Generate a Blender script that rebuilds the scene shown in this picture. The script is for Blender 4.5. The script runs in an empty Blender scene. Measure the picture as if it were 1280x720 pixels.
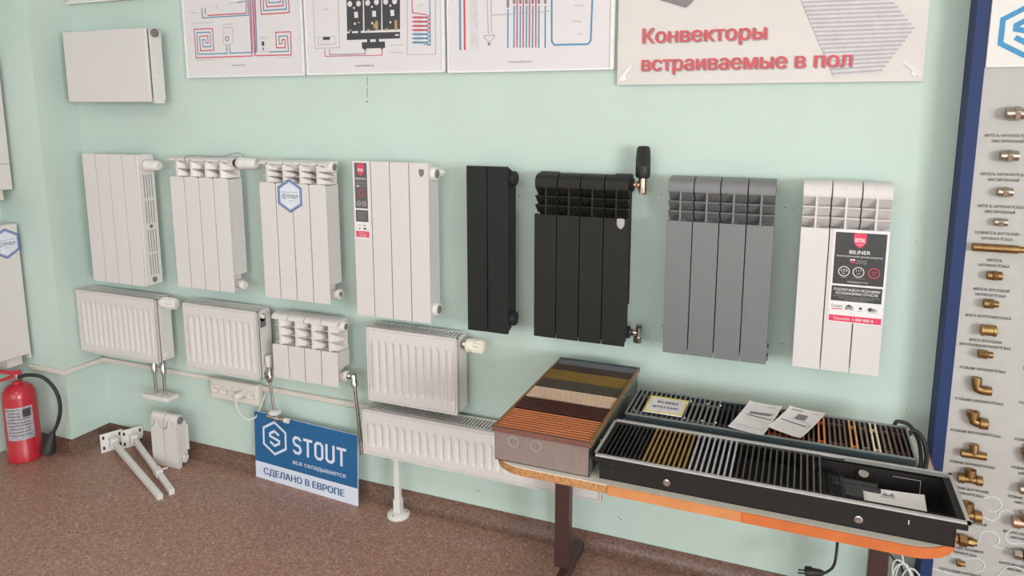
import bpy, math, random
from mathutils import Vector, Matrix
from mathutils.geometry import delaunay_2d_cdt
random.seed(7)
C = bpy.context.scene.collection
SC = bpy.context.scene
PI = math.pi

# ---------------------------------------------------------------- camera
cd = bpy.data.cameras.new('camera')
cd.sensor_fit = 'HORIZONTAL'; cd.sensor_width = 36.0
cd.lens = 36.0*896.4/1280.0
cd.shift_y = -76.8/1280.0
cd.clip_start = 0.02
cam = bpy.data.objects.new('camera', cd); C.objects.link(cam)
cam.location = (0, -2.4245, 1.6432)
cam.rotation_euler = (PI/2-math.radians(9.282), 0, math.radians(22.102))
SC.camera = cam

# ---------------------------------------------------------------- light
W = bpy.data.worlds.new('daylight'); SC.world = W; W.use_nodes = True
W.node_tree.nodes['Background'].inputs[0].default_value = (.80, .90, 1, 1)
W.node_tree.nodes['Background'].inputs[1].default_value = 1.0
def area(name, loc, target, sx, sy, power, col):
    l = bpy.data.lights.new(name, 'AREA'); l.shape = 'RECTANGLE'; l.size = sx; l.size_y = sy
    l.energy = power; l.color = col
    o = bpy.data.objects.new(name, l); C.objects.link(o); o.location = loc
    o.rotation_euler = (Vector(target)-Vector(loc)).to_track_quat('-Z', 'Y').to_euler()
    return o
RX, RY, RZ = 4.2, -6.5, 2.95           # right wall, rear wall, ceiling
WY0, WY1, VX0, VX1 = -6.1, -3.5, -2.4, .9  # window openings: right wall (y), rear wall (x)
area('window_daylight', (RX+.12, (WY0+WY1)/2, 1.75), (0, (WY0+WY1)/2, 1.60), WY1-WY0, 1.6, 385, (.99, .99, 1))
area('window_daylight', ((VX0+VX1)/2, RY-.12, 1.75), ((VX0+VX1)/2, 0, 1.62), VX1-VX0, 1.6, 88, (1, .985, .985))
area('ceiling_fill', (-1.4, -2.3, RZ-.06), (-1.4, -2.3, 0), 1.2, .3, 16, (1, .97, .95))  # soft fill added under the ceiling, with no lamp fixture there
SC.view_settings.view_transform = 'Standard'; SC.view_settings.look = 'None'
SC.view_settings.gamma = 1; SC.view_settings.use_curve_mapping = False
SC.view_settings.exposure = 0.0

# ---------------------------------------------------------------- helpers
def lin(c):
    r = []
    for v in c:
        v /= 255.0
        r.append(v/12.92 if v <= .04045 else ((v+.055)/1.055)**2.4)
    return r
MC = {}
def mat(name, col, rough=.5, metal=0, var=.06, scale=40, bump=0, spec=.5, coat=0):
    if name in MC: return MC[name]
    m = bpy.data.materials.new(name); m.use_nodes = True; nt = m.node_tree
    b = nt.nodes['Principled BSDF']
    b.inputs['Roughness'].default_value = rough; b.inputs['Metallic'].default_value = metal
    b.inputs['Specular IOR Level'].default_value = spec
    b.inputs['Coat Weight'].default_value = coat
    tc = nt.nodes.new('ShaderNodeTexCoord')
    n = nt.nodes.new('ShaderNodeTexNoise'); n.inputs['Scale'].default_value = scale; n.inputs['Detail'].default_value = 3
    nt.links.new(tc.outputs['Object'], n.inputs['Vector'])
    r = nt.nodes.new('ShaderNodeValToRGB')
    c = lin(col)
    r.color_ramp.elements[0].position = .3; r.color_ramp.elements[1].position = .7
    r.color_ramp.elements[0].color = [v*(1-var) for v in c]+[1]
    r.color_ramp.elements[1].color = [min(1, v*(1+var)) for v in c]+[1]
    nt.links.new(n.outputs['Fac'], r.inputs['Fac']); nt.links.new(r.outputs['Color'], b.inputs['Base Color'])
    if bump:
        bp = nt.nodes.new('ShaderNodeBump'); bp.inputs['Strength'].default_value = bump; bp.inputs['Distance'].default_value = .002
        nt.links.new(n.outputs['Fac'], bp.inputs['Height']); nt.links.new(bp.outputs['Normal'], b.inputs['Normal'])
    MC[name] = m
    return m

GL = {}
def glyphs(t):
    """flat triangles of a line of text in the built-in font"""
    if t in GL: return GL[t]
    cu = bpy.data.curves.new('t', 'FONT'); cu.body = t; cu.resolution_u = 3; cu.fill_mode = 'NONE'
    o = bpy.data.objects.new('t', cu); C.objects.link(o); bpy.context.view_layer.update()
    me = bpy.data.meshes.new_from_object(o.evaluated_get(bpy.context.evaluated_depsgraph_get()))
    p = [v.co.xy.copy() for v in me.vertices]; e = [tuple(k.vertices) for k in me.edges]
    bpy.data.objects.remove(o); bpy.data.curves.remove(cu); bpy.data.meshes.remove(me)
    # follow the outline edges into closed loops
    nb = {}
    for i, j in e: nb.setdefault(i, []).append(j); nb.setdefault(j, []).append(i)
    seen = set(); loops = []
    for i in nb:
        if i in seen: continue
        lp = [i]; seen.add(i)
        while True:
            n = [j for j in nb[lp[-1]] if j not in seen]
            if not n: break
            lp.append(n[0]); seen.add(n[0])
        loops.append(lp)
    r = delaunay_2d_cdt(p, [], loops, 2, 1e-6)
    GL[t] = ([Vector((v.x, v.y, 0)) for v in r[0]], [tuple(f) for f in r[2]])
    return GL[t]

class MB:
    """collects shapes, links them as one mesh object"""
    def __init__(s): s.v = []; s.f = []; s.mi = []; s.cut = []; s.layer = 0; s.M = Matrix.Identity(4)
    def add(s, vs, fs, mi=0):
        o = len(s.v); s.cut.append((o, len(s.f)))
        s.v += [tuple(s.M @ Vector(p)) for p in vs]
        s.f += [tuple(i+o for i in f) for f in fs]; s.mi += [mi]*len(fs)
        return s
    def box(s, x0, x1, y0, y1, z0, z1, mi=0):
        vs = [(x, y, z) for z in (z0, z1) for y in (y0, y1) for x in (x0, x1)]
        return s.add(vs, [(0, 2, 3, 1), (4, 5, 7, 6), (0, 1, 5, 4), (2, 6, 7, 3), (0, 4, 6, 2), (1, 3, 7, 5)], mi)
    def prism(s, pts, ax, a, b, mi=0):
        n = len(pts)
        def P(p, t): return {'x': (t, p[0], p[1]), 'y': (p[0], t, p[1]), 'z': (p[0], p[1], t)}[ax]
        ar = sum(pts[i][0]*pts[(i+1) % n][1]-pts[(i+1) % n][0]*pts[i][1] for i in range(n))
        if (ar < 0) != (ax == 'y'): pts = pts[::-1]
        vs = [P(p, a) for p in pts]+[P(p, b) for p in pts]
        fs = [tuple(range(n))[::-1], tuple(range(n, 2*n))]+[(i, (i+1) % n, n+(i+1) % n, n+i) for i in range(n)]
        return s.add(vs, fs, mi)
    def lathe(s, p0, d, prof, n=24, mi=0, caps=True):
        d = Vector(d).normalized(); p0 = Vector(p0)
        u = d.orthogonal().normalized(); w = d.cross(u)
        vs = []; fs = []
        for t, r in prof:
            for k in range(n):
                a = 2*PI*k/n
                rr = r(a) if callable(r) else r
                vs.append(tuple(p0+d*t+(u*math.cos(a)+w*math.sin(a))*rr))
        for i in range(len(prof)-1):
            for k in range(n):
                fs.append((i*n+k, i*n+(k+1) % n, (i+1)*n+(k+1) % n, (i+1)*n+k))
        if caps:
            fs.append(tuple(range(n))[::-1]); L = (len(prof)-1)*n; fs.append(tuple(range(L, L+n)))
        return s.add(vs, fs, mi)
    def cyl(s, p0, p1, r, n=20, mi=0, r1=None):
        d = Vector(p1)-Vector(p0)
        return s.lathe(p0, d, [(0, r), (d.length, r if r1 is None else r1)], n, mi)
    def tube(s, pts, r, n=10, mi=0, smooth=0):
        P = [Vector(p) for p in pts]
        if smooth:
            Q = []
            for i in range(len(P)-1):
                a = P[max(i-1, 0)]; b = P[i]; c = P[i+1]; e = P[min(i+2, len(P)-1)]
                for k in range(smooth):
                    t = k/smooth
                    Q.append(.5*((2*b)+(c-a)*t+(2*a-5*b+4*c-e)*t*t+(3*b-a-3*c+e)*t**3))
            P = Q+[P[-1]]
        vs = []; fs = []; u = None
        for i, p in enumerate(P):
            d = (P[min(i+1, len(P)-1)]-P[max(i-1, 0)]).normalized()
            if u is None: u = d.orthogonal().normalized()
            u = (u-d*u.dot(d)).normalized(); w = d.cross(u)
            for k in range(n):
                a = 2*PI*k/n; vs.append(tuple(p+(u*math.cos(a)+w*math.sin(a))*r))
        for i in range(len(P)-1):
            for k in range(n): fs.append((i*n+k, i*n+(k+1) % n, (i+1)*n+(k+1) % n, (i+1)*n+k))
        fs.append(tuple(range(n))[::-1]); L = (len(P)-1)*n; fs.append(tuple(range(L, L+n)))
        return s.add(vs, fs, mi)
    # flat printing in the plane of the current matrix
    def up(s, h): s.layer += 1; return h+s.layer*3e-5
    def rect(s, x0, y0, x1, y1, mi=0, h=0):
        h = s.up(h); return s.add([(x0, y0, h), (x1, y0, h), (x1, y1, h), (x0, y1, h)], [(0, 1, 2, 3)], mi)
    def poly(s, pts, mi=0, h=0):
        n = len(pts); ar = sum(pts[i][0]*pts[(i+1) % n][1]-pts[(i+1) % n][0]*pts[i][1] for i in range(n))
        if ar < 0: pts = pts[::-1]
        h = s.up(h)
        return s.add([(p[0], p[1], h) for p in pts], [tuple(range(n))], mi)
    def line(s, pts, w, mi=0, closed=False, h=0):
        P = [Vector((p[0], p[1])) for p in pts]; n = len(P); h = s.up(h)
        rng = range(n if closed else n-1); q = []
        for i in range(n):
            a = P[i-1] if (i > 0 or closed) else None; c = P[(i+1) % n] if (i < n-1 or closed) else None
            d1 = (P[i]-a).normalized() if a is not None else None; d2 = (c-P[i]).normalized() if c is not None else None
            if d1 is None: d1 = d2
            if d2 is None: d2 = d1
            t = d1+d2
            if t.length < 1e-6: t = Vector((-d1.y, d1.x))
            t.normalize(); nn = Vector((-t.y, t.x)); k = max(.35, abs(nn.dot(Vector((-d1.y, d1.x)))))
            q += [P[i]+nn*w/2/k, P[i]-nn*w/2/k]
        for i in rng:
            j = (i+1) % n
            s.add([(q[2*i+1].x, q[2*i+1].y, h), (q[2*j+1].x, q[2*j+1].y, h), (q[2*j].x, q[2*j].y, h), (q[2*i].x, q[2*i].y, h)], [(0, 1, 2, 3)], mi)
        return s
    def disc(s, x, y, r, mi=0, n=20, h=0): return s.poly([(x+r*math.cos(2*PI*k/n), y+r*math.sin(2*PI*k/n)) for k in range(n)], mi, h)
    def ring(s, x, y, r, w, mi=0, n=24, h=0, rot=0): return s.line([(x+r*math.cos(2*PI*k/n+rot), y+r*math.sin(2*PI*k/n+rot)) for k in range(n)], w, mi, True, h)
    def text(s, t, x, y, width=None, height=None, mi=0, bold=0, align='l', h=0, thick=0):
        """height = height of a capital; width squeezes or stretches the line to that length"""
        vs, fs = glyphs(t)
        if not vs: return s
        x0 = min(v.x for v in vs); x1 = max(v.x for v in vs)
        sy = (height or .01)/.729
        sx = width/(x1-x0) if width else sy
        ox = {'l': 0, 'c': -(x1-x0)*sx/2, 'r': -(x1-x0)*sx}[align]
        h = s.up(h)
        for k in ((0,) if not bold else (-1, -.33, .33, 1)):
            s.add([(x+ox+(v.x-x0)*sx+k*bold*sy, y+v.y*sy, h+.000005*k) for v in vs], fs, mi)
        return s
    def hexlogo(s, x, y, R, w, mi=0, mi2=None, h=0):
        s.ring(x, y, R, w, mi, 6, h, PI/2)
        pts = [(.36, .24), (0, .45), (-.36, .24), (-.36, .08), (.36, -.10), (.36, -.26), (0, -.47), (-.36, -.26)]
        return s.line([(x+a*R, y+b*R) for a, b in pts], w*1.05, mi if mi2 is None else mi2, False, h)
    def build(s, name, mats, parent=None, bevel=0, smooth=True, loc=None, angle=38):
        me = bpy.data.meshes.new(name); me.from_pydata(s.v, [], s.f)
        for m in (mats if isinstance(mats, (list, tuple)) else [mats]): me.materials.append(m)
        me.polygons.foreach_set('material_index', s.mi)
        if smooth and name not in ('printing', 'logo', 'shield_badge'):
            me.polygons.foreach_set('use_smooth', [True]*len(s.f)); me.set_sharp_from_angle(angle=math.radians(angle))
        me.update()
        o = bpy.data.objects.new(name, me); C.objects.link(o)
        if parent: o.parent = parent
        if loc: o.location = loc
        if bevel:
            b = o.modifiers.new('bevel', 'BEVEL'); b.width = bevel; b.segments = 2; b.limit_method = 'ANGLE'; b.angle_limit = math.radians(40)
        return o

def pieces(b, name, mats, parent, per=1, **kw):
    """link every piece of b (per shapes each) as an object of its own"""
    out = []; cuts = b.cut[::per]+[(len(b.v), len(b.f))]
    for (v0, f0), (v1, f1) in zip(cuts, cuts[1:]):
        q = MB(); q.v = b.v[v0:v1]; q.f = [tuple(i-v0 for i in f) for f in b.f[f0:f1]]; q.mi = b.mi[f0:f1]
        out.append(q.build(name, mats, parent, **kw))
    return out
def wallM(x, y, z):          # plane facing the room (-y): local x right, local y up
    return Matrix(((1, 0, 0, x), (0, 0, -1, y), (0, 1, 0, z), (0, 0, 0, 1)))
def flatM(x, y, z, a=0):     # plane facing up
    return Matrix.Translation((x, y, z)) @ Matrix.Rotation(a, 4, 'Z')
def tag(o, label, cat, group=None):
    o['label'] = label; o['category'] = cat
    if group: o['group'] = group
    return o
def thing(name, label, cat, loc=(0, 0, 0), rz=0, group=None):
    o = bpy.data.objects.new(name, None); C.objects.link(o); o.empty_display_size = .05
    o.location = loc; o.rotation_euler = (0, 0, rz)
    return tag(o, label, cat, group)
def dupe(src, name, parent, loc):
    o = src.copy(); o.name = name; C.objects.link(o); o.parent = parent; o.location = loc
    return o
def struct(o): o['kind'] = 'structure'; return o

# ---------------------------------------------------------------- materials
WHITE = mat('white_enamel', (211, 205, 203), .34, var=.012)
WHITE2 = mat('white_plastic', (218, 214, 211), .4, var=.012)
CREAM = mat('cream_plastic', (226, 220, 202), .45, var=.03)
OFFW = mat('ivory_plastic', (216, 208, 200), .5, var=.02)
BLACK = mat('black_enamel', (34, 36, 35), .55, var=.12, scale=300, spec=.25)
BLACK2 = mat('charcoal_enamel', (37, 36, 33), .55, var=.12, scale=300, spec=.25)
SILVER = mat('silver_grey_enamel', (119, 119, 120), .45, .15, var=.06, scale=400)
CHROME = mat('chrome', (190, 184, 180), .22, 1, var=.05)
NICKEL = mat('nickel', (186, 178, 164), .3, 1, var=.1)
BRASS = mat('brass', (156, 126, 86), .38, 1, var=.14, scale=80)
BRASSP = mat('pinkish_brass', (206, 176, 158), .28, 1, var=.08)
DARK = mat('dark_gap', (34, 33, 33), .8)
PLUG = mat('grey_cap', (118, 114, 110), .45)
RUBBER = mat('black_rubber', (32, 33, 33), .55)
PAPER = mat('white_paper', (222, 219, 218), .7, var=.015, scale=15)
PRN_RED = mat('red_print', (200, 80, 98), .6)
PRN_BLUE = mat('blue_print', (84, 142, 174), .6)
PRN_GREY = mat('grey_print', (128, 124, 126), .6)
PRN_DARK = mat('dark_print', (62, 62, 66), .6)
PRN_LIGHT = mat('light_grey_print', (205, 201, 204), .6)
PRN_OCHRE = mat('ochre_print', (176, 146, 96), .6)
INK = mat('black_ink', (34, 34, 40), .6)

# ---------------------------------------------------------------- the room
def wall_material():
    m = mat('mint_wall_paint', (191, 208, 200), .62, var=.025, scale=3.0, spec=.35)
    nt = m.node_tree; b = nt.nodes['Principled BSDF']
    tc = nt.nodes.new('ShaderNodeTexCoord'); n = nt.nodes.new('ShaderNodeTexNoise')
    n.inputs['Scale'].default_value = 55; n.inputs['Detail'].default_value = 5
    nt.links.new(tc.outputs['Object'], n.inputs['Vector'])
    bp = nt.nodes.new('ShaderNodeBump'); bp.inputs['Strength'].default_value = .12; bp.inputs['Distance'].default_value = .004
    nt.links.new(n.outputs['Fac'], bp.inputs['Height']); nt.links.new(bp.outputs['Normal'], b.inputs['Normal'])
    return m
MINT = wall_material()
def floor_material(name='brown_speckled_linoleum', k=1):
    m = bpy.data.materials.new(name); m.use_nodes = True; nt = m.node_tree
    b = nt.nodes['Principled BSDF']; b.inputs['Roughness'].default_value = .36; b.inputs['Specular IOR Level'].default_value = .45
    tc = nt.nodes.new('ShaderNodeTexCoord')
    v = nt.nodes.new('ShaderNodeTexVoronoi'); v.inputs['Scale'].default_value = 160
    n = nt.nodes.new('ShaderNodeTexNoise'); n.inputs['Scale'].default_value = 2.2
    nt.links.new(tc.outputs['Object'], v.inputs['Vector']); nt.links.new(tc.outputs['Object'], n.inputs['Vector'])
    sep = nt.nodes.new('ShaderNodeSeparateColor'); nt.links.new(v.outputs['Color'], sep.inputs['Color'])
    r = nt.nodes.new('ShaderNodeValToRGB'); e = r.color_ramp.elements
    e[0].position = 0; e[0].color = lin((126*k, 92*k, 80*k))+[1]; e[1].position = 1; e[1].color = lin((188*k, 152*k, 136*k))+[1]
    for p, c in ((.25, (150, 113, 98)), (.75, (160, 123, 107))):
        x = e.new(p); x.color = lin([v*k for v in c])+[1]
    nt.links.new(sep.outputs[0], r.inputs['Fac'])
    mx = nt.nodes.new('ShaderNodeMix'); mx.data_type = 'RGBA'; mx.blend_type = 'MULTIPLY'; mx.inputs[0].default_value = .25
    r2 = nt.nodes.new('ShaderNodeValToRGB'); r2.color_ramp.elements[0].color = (.85, .85, .85, 1)
    nt.links.new(n.outputs['Fac'], r2.inputs['Fac'])
    nt.links.new(r.outputs['Color'], mx.inputs[6]); nt.links.new(r2.outputs['Color'], mx.inputs[7])
    nt.links.new(mx.outputs[2], b.inputs['Base Color'])
    bp = nt.nodes.new('ShaderNodeBump'); bp.inputs['Strength'].default_value = .08; bp.inputs['Distance'].default_value = .001
    nt.links.new(sep.outputs[1], bp.inputs['Height']); nt.links.new(bp.outputs['Normal'], b.inputs['Normal'])
    return m
LINO = floor_material()
CEIL = mat('white_ceiling_paint', (238, 238, 234), .8, var=.02, scale=4)
LX, PX, PY = -3.53, -3.2, -.206        # left wall, pier side, pier front
struct(MB().box(LX-.1, RX+.1, RY-.1, .1, -.1, 0).build('floor', LINO))
struct(MB().box(LX-.1, RX+.1, RY-.1, .1, RZ, RZ+.1).build('ceiling', CEIL))
wb = struct(MB().box(PX-.08, RX+.1, 0, .15, 0, RZ).build('wall_back', MINT))
sc = MB()
for x, z, r in ((-2.10, 1.696, .0022), (-1.596, 1.673, .004), (-1.594, 1.715, .0022), (-.955, 1.33, .003), (-.42, .90, .003), (-.045, 1.335, .0025), (-.02, 1.333, .002), (.005, 1.335, .0025), (-.03, .885, .003), (-.44, 1.36, .0025), (.33, 1.25, .002), (-.94, .93, .0025), (.345, .72, .002), (-1.02, 1.375, .002)):
    sc.M = wallM(x, -.0004, z); sc.disc(0, 0, r, 0, 8)
sc.M = wallM(0, -.0004, 0)
for p in ([(-1.5915, 1.768), (-1.5925, 1.752), (-1.5915, 1.735)], [(-1.593, 1.727), (-1.5945, 1.705), (-1.5935, 1.69)], [(-1.31, .222), (-1.295, .218), (-1.278, .228)], [(-1.14, .13), (-1.125, .133)], [(-.56, .15), (-.545, .138)], [(-.86, .20), (-.845, .204)]): sc.line(p, .0028)
o = sc.build('scuff_mark', mat('wall_scuff', (112, 124, 114), .7), wb); o['kind'] = 'stuff'
struct(MB().box(LX-.1, PX, PY, .15, 0, RZ).build('wall_pier', MINT))
struct(MB().box(LX-.1, LX, RY-.1, PY, 0, RZ).build('wall_left', MINT))
wr = MB()
wr.box(RX, RX+.1, RY-.1, .1, 0, .95).box(RX, RX+.1, RY-.1, .1, 2.55, RZ).box(RX, RX+.1, WY1, .1, .95, 2.55).box(RX, RX+.1, RY-.1, WY0, .95, 2.55)
struct(wr.build('wall_right', MINT))
wq = MB()
wq.box(LX, RX, RY-.1, RY, 0, .95).box(LX, RX, RY-.1, RY, 2.55, RZ).box(LX, VX0, RY-.1, RY, .95, 2.55).box(VX1, RX, RY-.1, RY, .95, 2.55)
struct(wq.build('wall_rear', MINT))
wf = MB()
for k in range(4): y = WY0+(WY1-WY0-.06)*k/3; wf.box(RX+.02, RX+.08, y, y+.06, .95, 2.55)
for z in (.95, 2.49): wf.box(RX+.02, RX+.08, WY0, WY1, z, z+.06)
struct(wf.build('window_1', WHITE2))
wf = MB()
for k in range(4): x = VX0+(VX1-VX0-.06)*k/3; wf.box(x, x+.06, RY-.08, RY-.02, .95, 2.55)
for z in (.95, 2.49): wf.box(VX0, VX1, RY-.08, RY-.02, z, z+.06)
struct(wf.build('window_2', WHITE2))
# coved linoleum skirting, a darker strip than the floor
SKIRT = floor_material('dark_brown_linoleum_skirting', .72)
cove = [(0, 0), (0, .066), (-.004, .066), (-.0065, .045), (-.014, .024), (-.026, .009), (-.044, .0008), (-.044, 0)]
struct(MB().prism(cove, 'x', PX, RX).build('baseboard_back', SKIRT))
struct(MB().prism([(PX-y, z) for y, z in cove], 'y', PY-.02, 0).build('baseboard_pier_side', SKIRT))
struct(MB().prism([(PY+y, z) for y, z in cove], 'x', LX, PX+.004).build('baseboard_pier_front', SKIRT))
# cable trunking
tr = [(0, .398), (0, .420), (-.014, .420), (-.016, .418), (-.016, .400), (-.014, .398)]
struct(MB().prism(tr, 'x', PX, -2.47).prism(tr, 'x', -2.19, -1.3).build('trim_1', OFFW))
struct(MB().prism([(PX-y, z) for y, z in tr], 'y', PY-.016, 0).build('trim_2', OFFW))
struct(MB().prism([(PY+y, z) for y, z in tr], 'x', -3.43, PX).build('trim_3', OFFW))

# ---------------------------------------------------------------- shared pieces
def thermo_head(parent, p, d, L, r, m, ribs=0, twist=0, collar=None, name='thermostatic_head'):
    """thermostatic head pointing along d from p; collar = (material, length)"""
    d = Vector(d).normalized(); p = Vector(p)
    if collar:
        MB().lathe(p, d, [(0, r*.55), (collar[1]*.3, r*.62), (collar[1]*.7, r*.62), (collar[1], r*.55)], 16).build('valve_collar', collar[0], parent)
        p = p+d*collar[1]
    b = MB(); n = 48
    prof = []
    for t, k in ((0, .80), (.06, .96), (.25, 1.0), (.40, .98), (.45, .90), (.52, .92), (.85, .84), (.95, .76), (1, .60)):
        if ribs and t > .42:
            prof.append((t*L, (lambda a, k=k, t=t: r*k*(1+.085*math.copysign(1, math.sin(ribs*a+twist*t))))))
        else: prof.append((t*L, r*k))
    b.lathe(p, d, prof, n if not ribs else ribs*4).build(name, m, parent)
def end_cap(parent, x, y, z, m, mi, r=.021, out=.012, name='end_cap'):
    b = MB(); b.lathe((x, y, z), (1, 0, 0), [(-.02, r), (out*.7, r), (out, r*.9)], 24)
    b.lathe((x, y, z), (1, 0, 0), [(out-.004, r*.62), (out+.0015, r*.62)], 24, 1)
    return b.build(name, [m, mi], parent)
def brackets(parent, xs, z, m=None, y0=-.05):
    for x in xs: MB().box(x-.012, x+.012, y0, 0, z-.018, z+.018).build('wall_bracket', m or WHITE, parent)

# ---------------------------------------------------------------- radiator families
def grille_radiator(root, n, w, h, m, depth=.125):
    """flat panel below, three rows of open cells and a rounded cap above"""
    sw = w/n; zp = h-.139; zg = h-.045; yf = -depth
    s = MB()
    s.box(.0016, sw-.0016, yf, yf+.009, 0, zp)                                   # flat panel
    for x in (.0012, sw-.0037): s.box(x, x+.0025, yf+.008, yf+.032, .012, zp)      # its returns
    cap = [(yf+.004, zg), (yf+.003, zg+.016), (yf+.006, zg+.029), (yf+.014, zg+.038), (yf+.03, zg+.043), (yf+.05, zg+.045), (-.05, zg+.045), (-.05, zg+.034), (yf+.03, zg+.031), (yf+.016, zg+.02), (yf+.014, zg)]
    s.prism(cap, 'x', .0016, sw-.0016)
    s.box(sw/2-.003, sw/2+.003, yf+.004, -.06, zp-.01, zg+.03)                     # centre rib
    st = (zg-zp)/3
    for k in range(1, 4):                                                          # louvres: a thin lip, then down and back
        z = zp+st*k
        s.prism([(yf+.005, z+.0014), (yf+.005, z-.0014), (-.090, z-st+.002), (-.074, z-st+.002), (-.074, z+.0014)], 'x', .002, sw-.002)
    s.box(.0035, sw-.0035, -.078, -.072, .02, zg+.035)                             # back web
    s.box(sw/2-.011, sw/2+.011, -.09, -.052, .02, zg+.02)                         # water tube
    s.box(.005, sw-.005, -.05, -.045, .13, zg+.02)                                 # rear fin
    sec = s.build('section', m, root, bevel=.0008)
    for i in range(1, n): dupe(sec, 'section', root, (i*sw, 0, 0))
    for z in (zg+.014, .036): MB().cyl((.002, -.068, z), (w-.002, -.068, z), .0205).build('header_pipe', m, root)
    brackets(root, (sw, w-sw), zg-.02, m)
    return sw, zp, zg

def classic_radiator(root, n, w, h, zp, tiers, m, rolled=False):
    """narrow flat panels below, leaf-shaped louvres between centre ribs above"""
    sw = w/n; yf = -.125
    s = MB()
    fp = [(.0022, 0+.004), (.006, 0), (sw-.006, 0), (sw-.0022, .004), (sw-.0022, zp-.006), (sw-.007, zp), (.007, zp), (.0022, zp-.006)]
    s.prism(fp, 'y', yf, yf+.006)
    body = [(.0022, yf+.004), (sw-.0022, yf+.004), (sw-.0035, -.104), (sw*.972, -.088), (sw*.972, -.066), (sw*.972, -.056), (sw-.0022, -.05), (sw-.0022, -.042), (.0022, -.042), (.0022, -.05), (sw*.035, -.056), (sw*.06, -.066), (sw*.045, -.088), (.0035, -.104)]
    s.prism(body, 'z', .075, zp-.004)
    s.box(sw*.3, sw*.7, yf+.004, -.055, .004, .08)
    st = (h-.016-zp)/tiers
    s.box(sw/2-.0045, sw/2+.0045, yf+.004, -.045, zp-.01, h-.01)                   # rib
    s.box(.003, sw-.003, -.052, -.047, zp-.01, h-.012)                             # back plate
    for k in range(tiers):
        z = zp+k*st
        for sg in (-1, 1):                                                         # leaf: from the rib's edge sweeping back and down
            x0 = sw/2+sg*.004; x1 = sw/2+sg*(sw/2-.003); xm = (x0+x1)/2
            A = [(x0, yf+.006, z+st*.95), (x0, yf+.006, z+.002), (xm, yf+.030, z+st*.55), (xm, yf+.020, z+.001), (x1, -.066, z+st*.16), (x1, -.062, z)]
            B = [(x0, -.05, z+st*.95), (x0, -.05, z), (xm, -.05, z+st*.55), (xm, -.05, z), (x1, -.05, z+st*.16), (x1, -.05, z)]
            vs = A+B
            f = [(0, 1, 3, 2), (2, 3, 5, 4), (0, 2, 8, 6), (2, 4, 10, 8), (1, 7, 9, 3), (3, 9, 11, 5), (4, 5, 11, 10)]
            if sg < 0: f = [t[::-1] for t in f]
            s.add(vs, f)
            s.box(min(x0, x1), max(x0, x1), -.104, -.05, z-.001, z+.0018)
    if rolled:
        s.prism([(yf+.002, h-.022), (yf+.006, h-.010), (yf+.018, h-.002), (yf+.04, h), (-.06, h+.001), (-.045, h-.004), (-.045, h-.010), (yf+.02, h-.012), (yf+.008, h-.024)], 'x', .0018, sw-.0018)
    else:
        s.prism([(yf+.004, h-.017), (yf+.004, h-.008), (yf+.02, h-.001), (-.05, h), (-.036, h-.006), (-.036, h-.014)], 'x', .0006, sw-.0006)
    sec = s.build('section', m, root, bevel=.001)
    for i in range(1, n): dupe(sec, 'section', root, (i*sw, 0, 0))
    zt = h-.022; zb = .03
    for z in (zt, zb): MB().cyl((.004, -.078, z), (w+.002, -.078, z), .019).build('header_pipe', m, root)
    brackets(root, (sw, w-sw), h-.06, m)
    return sw, zt, zb

def piano_radiator(root, n, w, h, m):
    sw = w/n; yf = -.125
    s = MB(); s.box(.0018, sw-.0018, yf, yf+.009, 0, h)
    steps = 7; pb = []; yy = yf+.008
    for k in range(steps):
        z = .003+k*.0048; pb += [(yy, z), (yy+.0105, z)]; yy += .0105
    pr = pb+[(-.042, .06), (-.042, h-.06), (-.05, h-.03), (yf+.03, h-.008), (yf+.008, h-.002)]
    s.prism(pr, 'x', .0042, sw-.0042)
    sec = s.build('section', m, root, bevel=.0007)
    for i in range(1, n): dupe(sec, 'section', root, (i*sw, 0, 0))
    brackets(root, (sw*.6, w-sw*.6), h-.12, m)
    return sw

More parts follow.
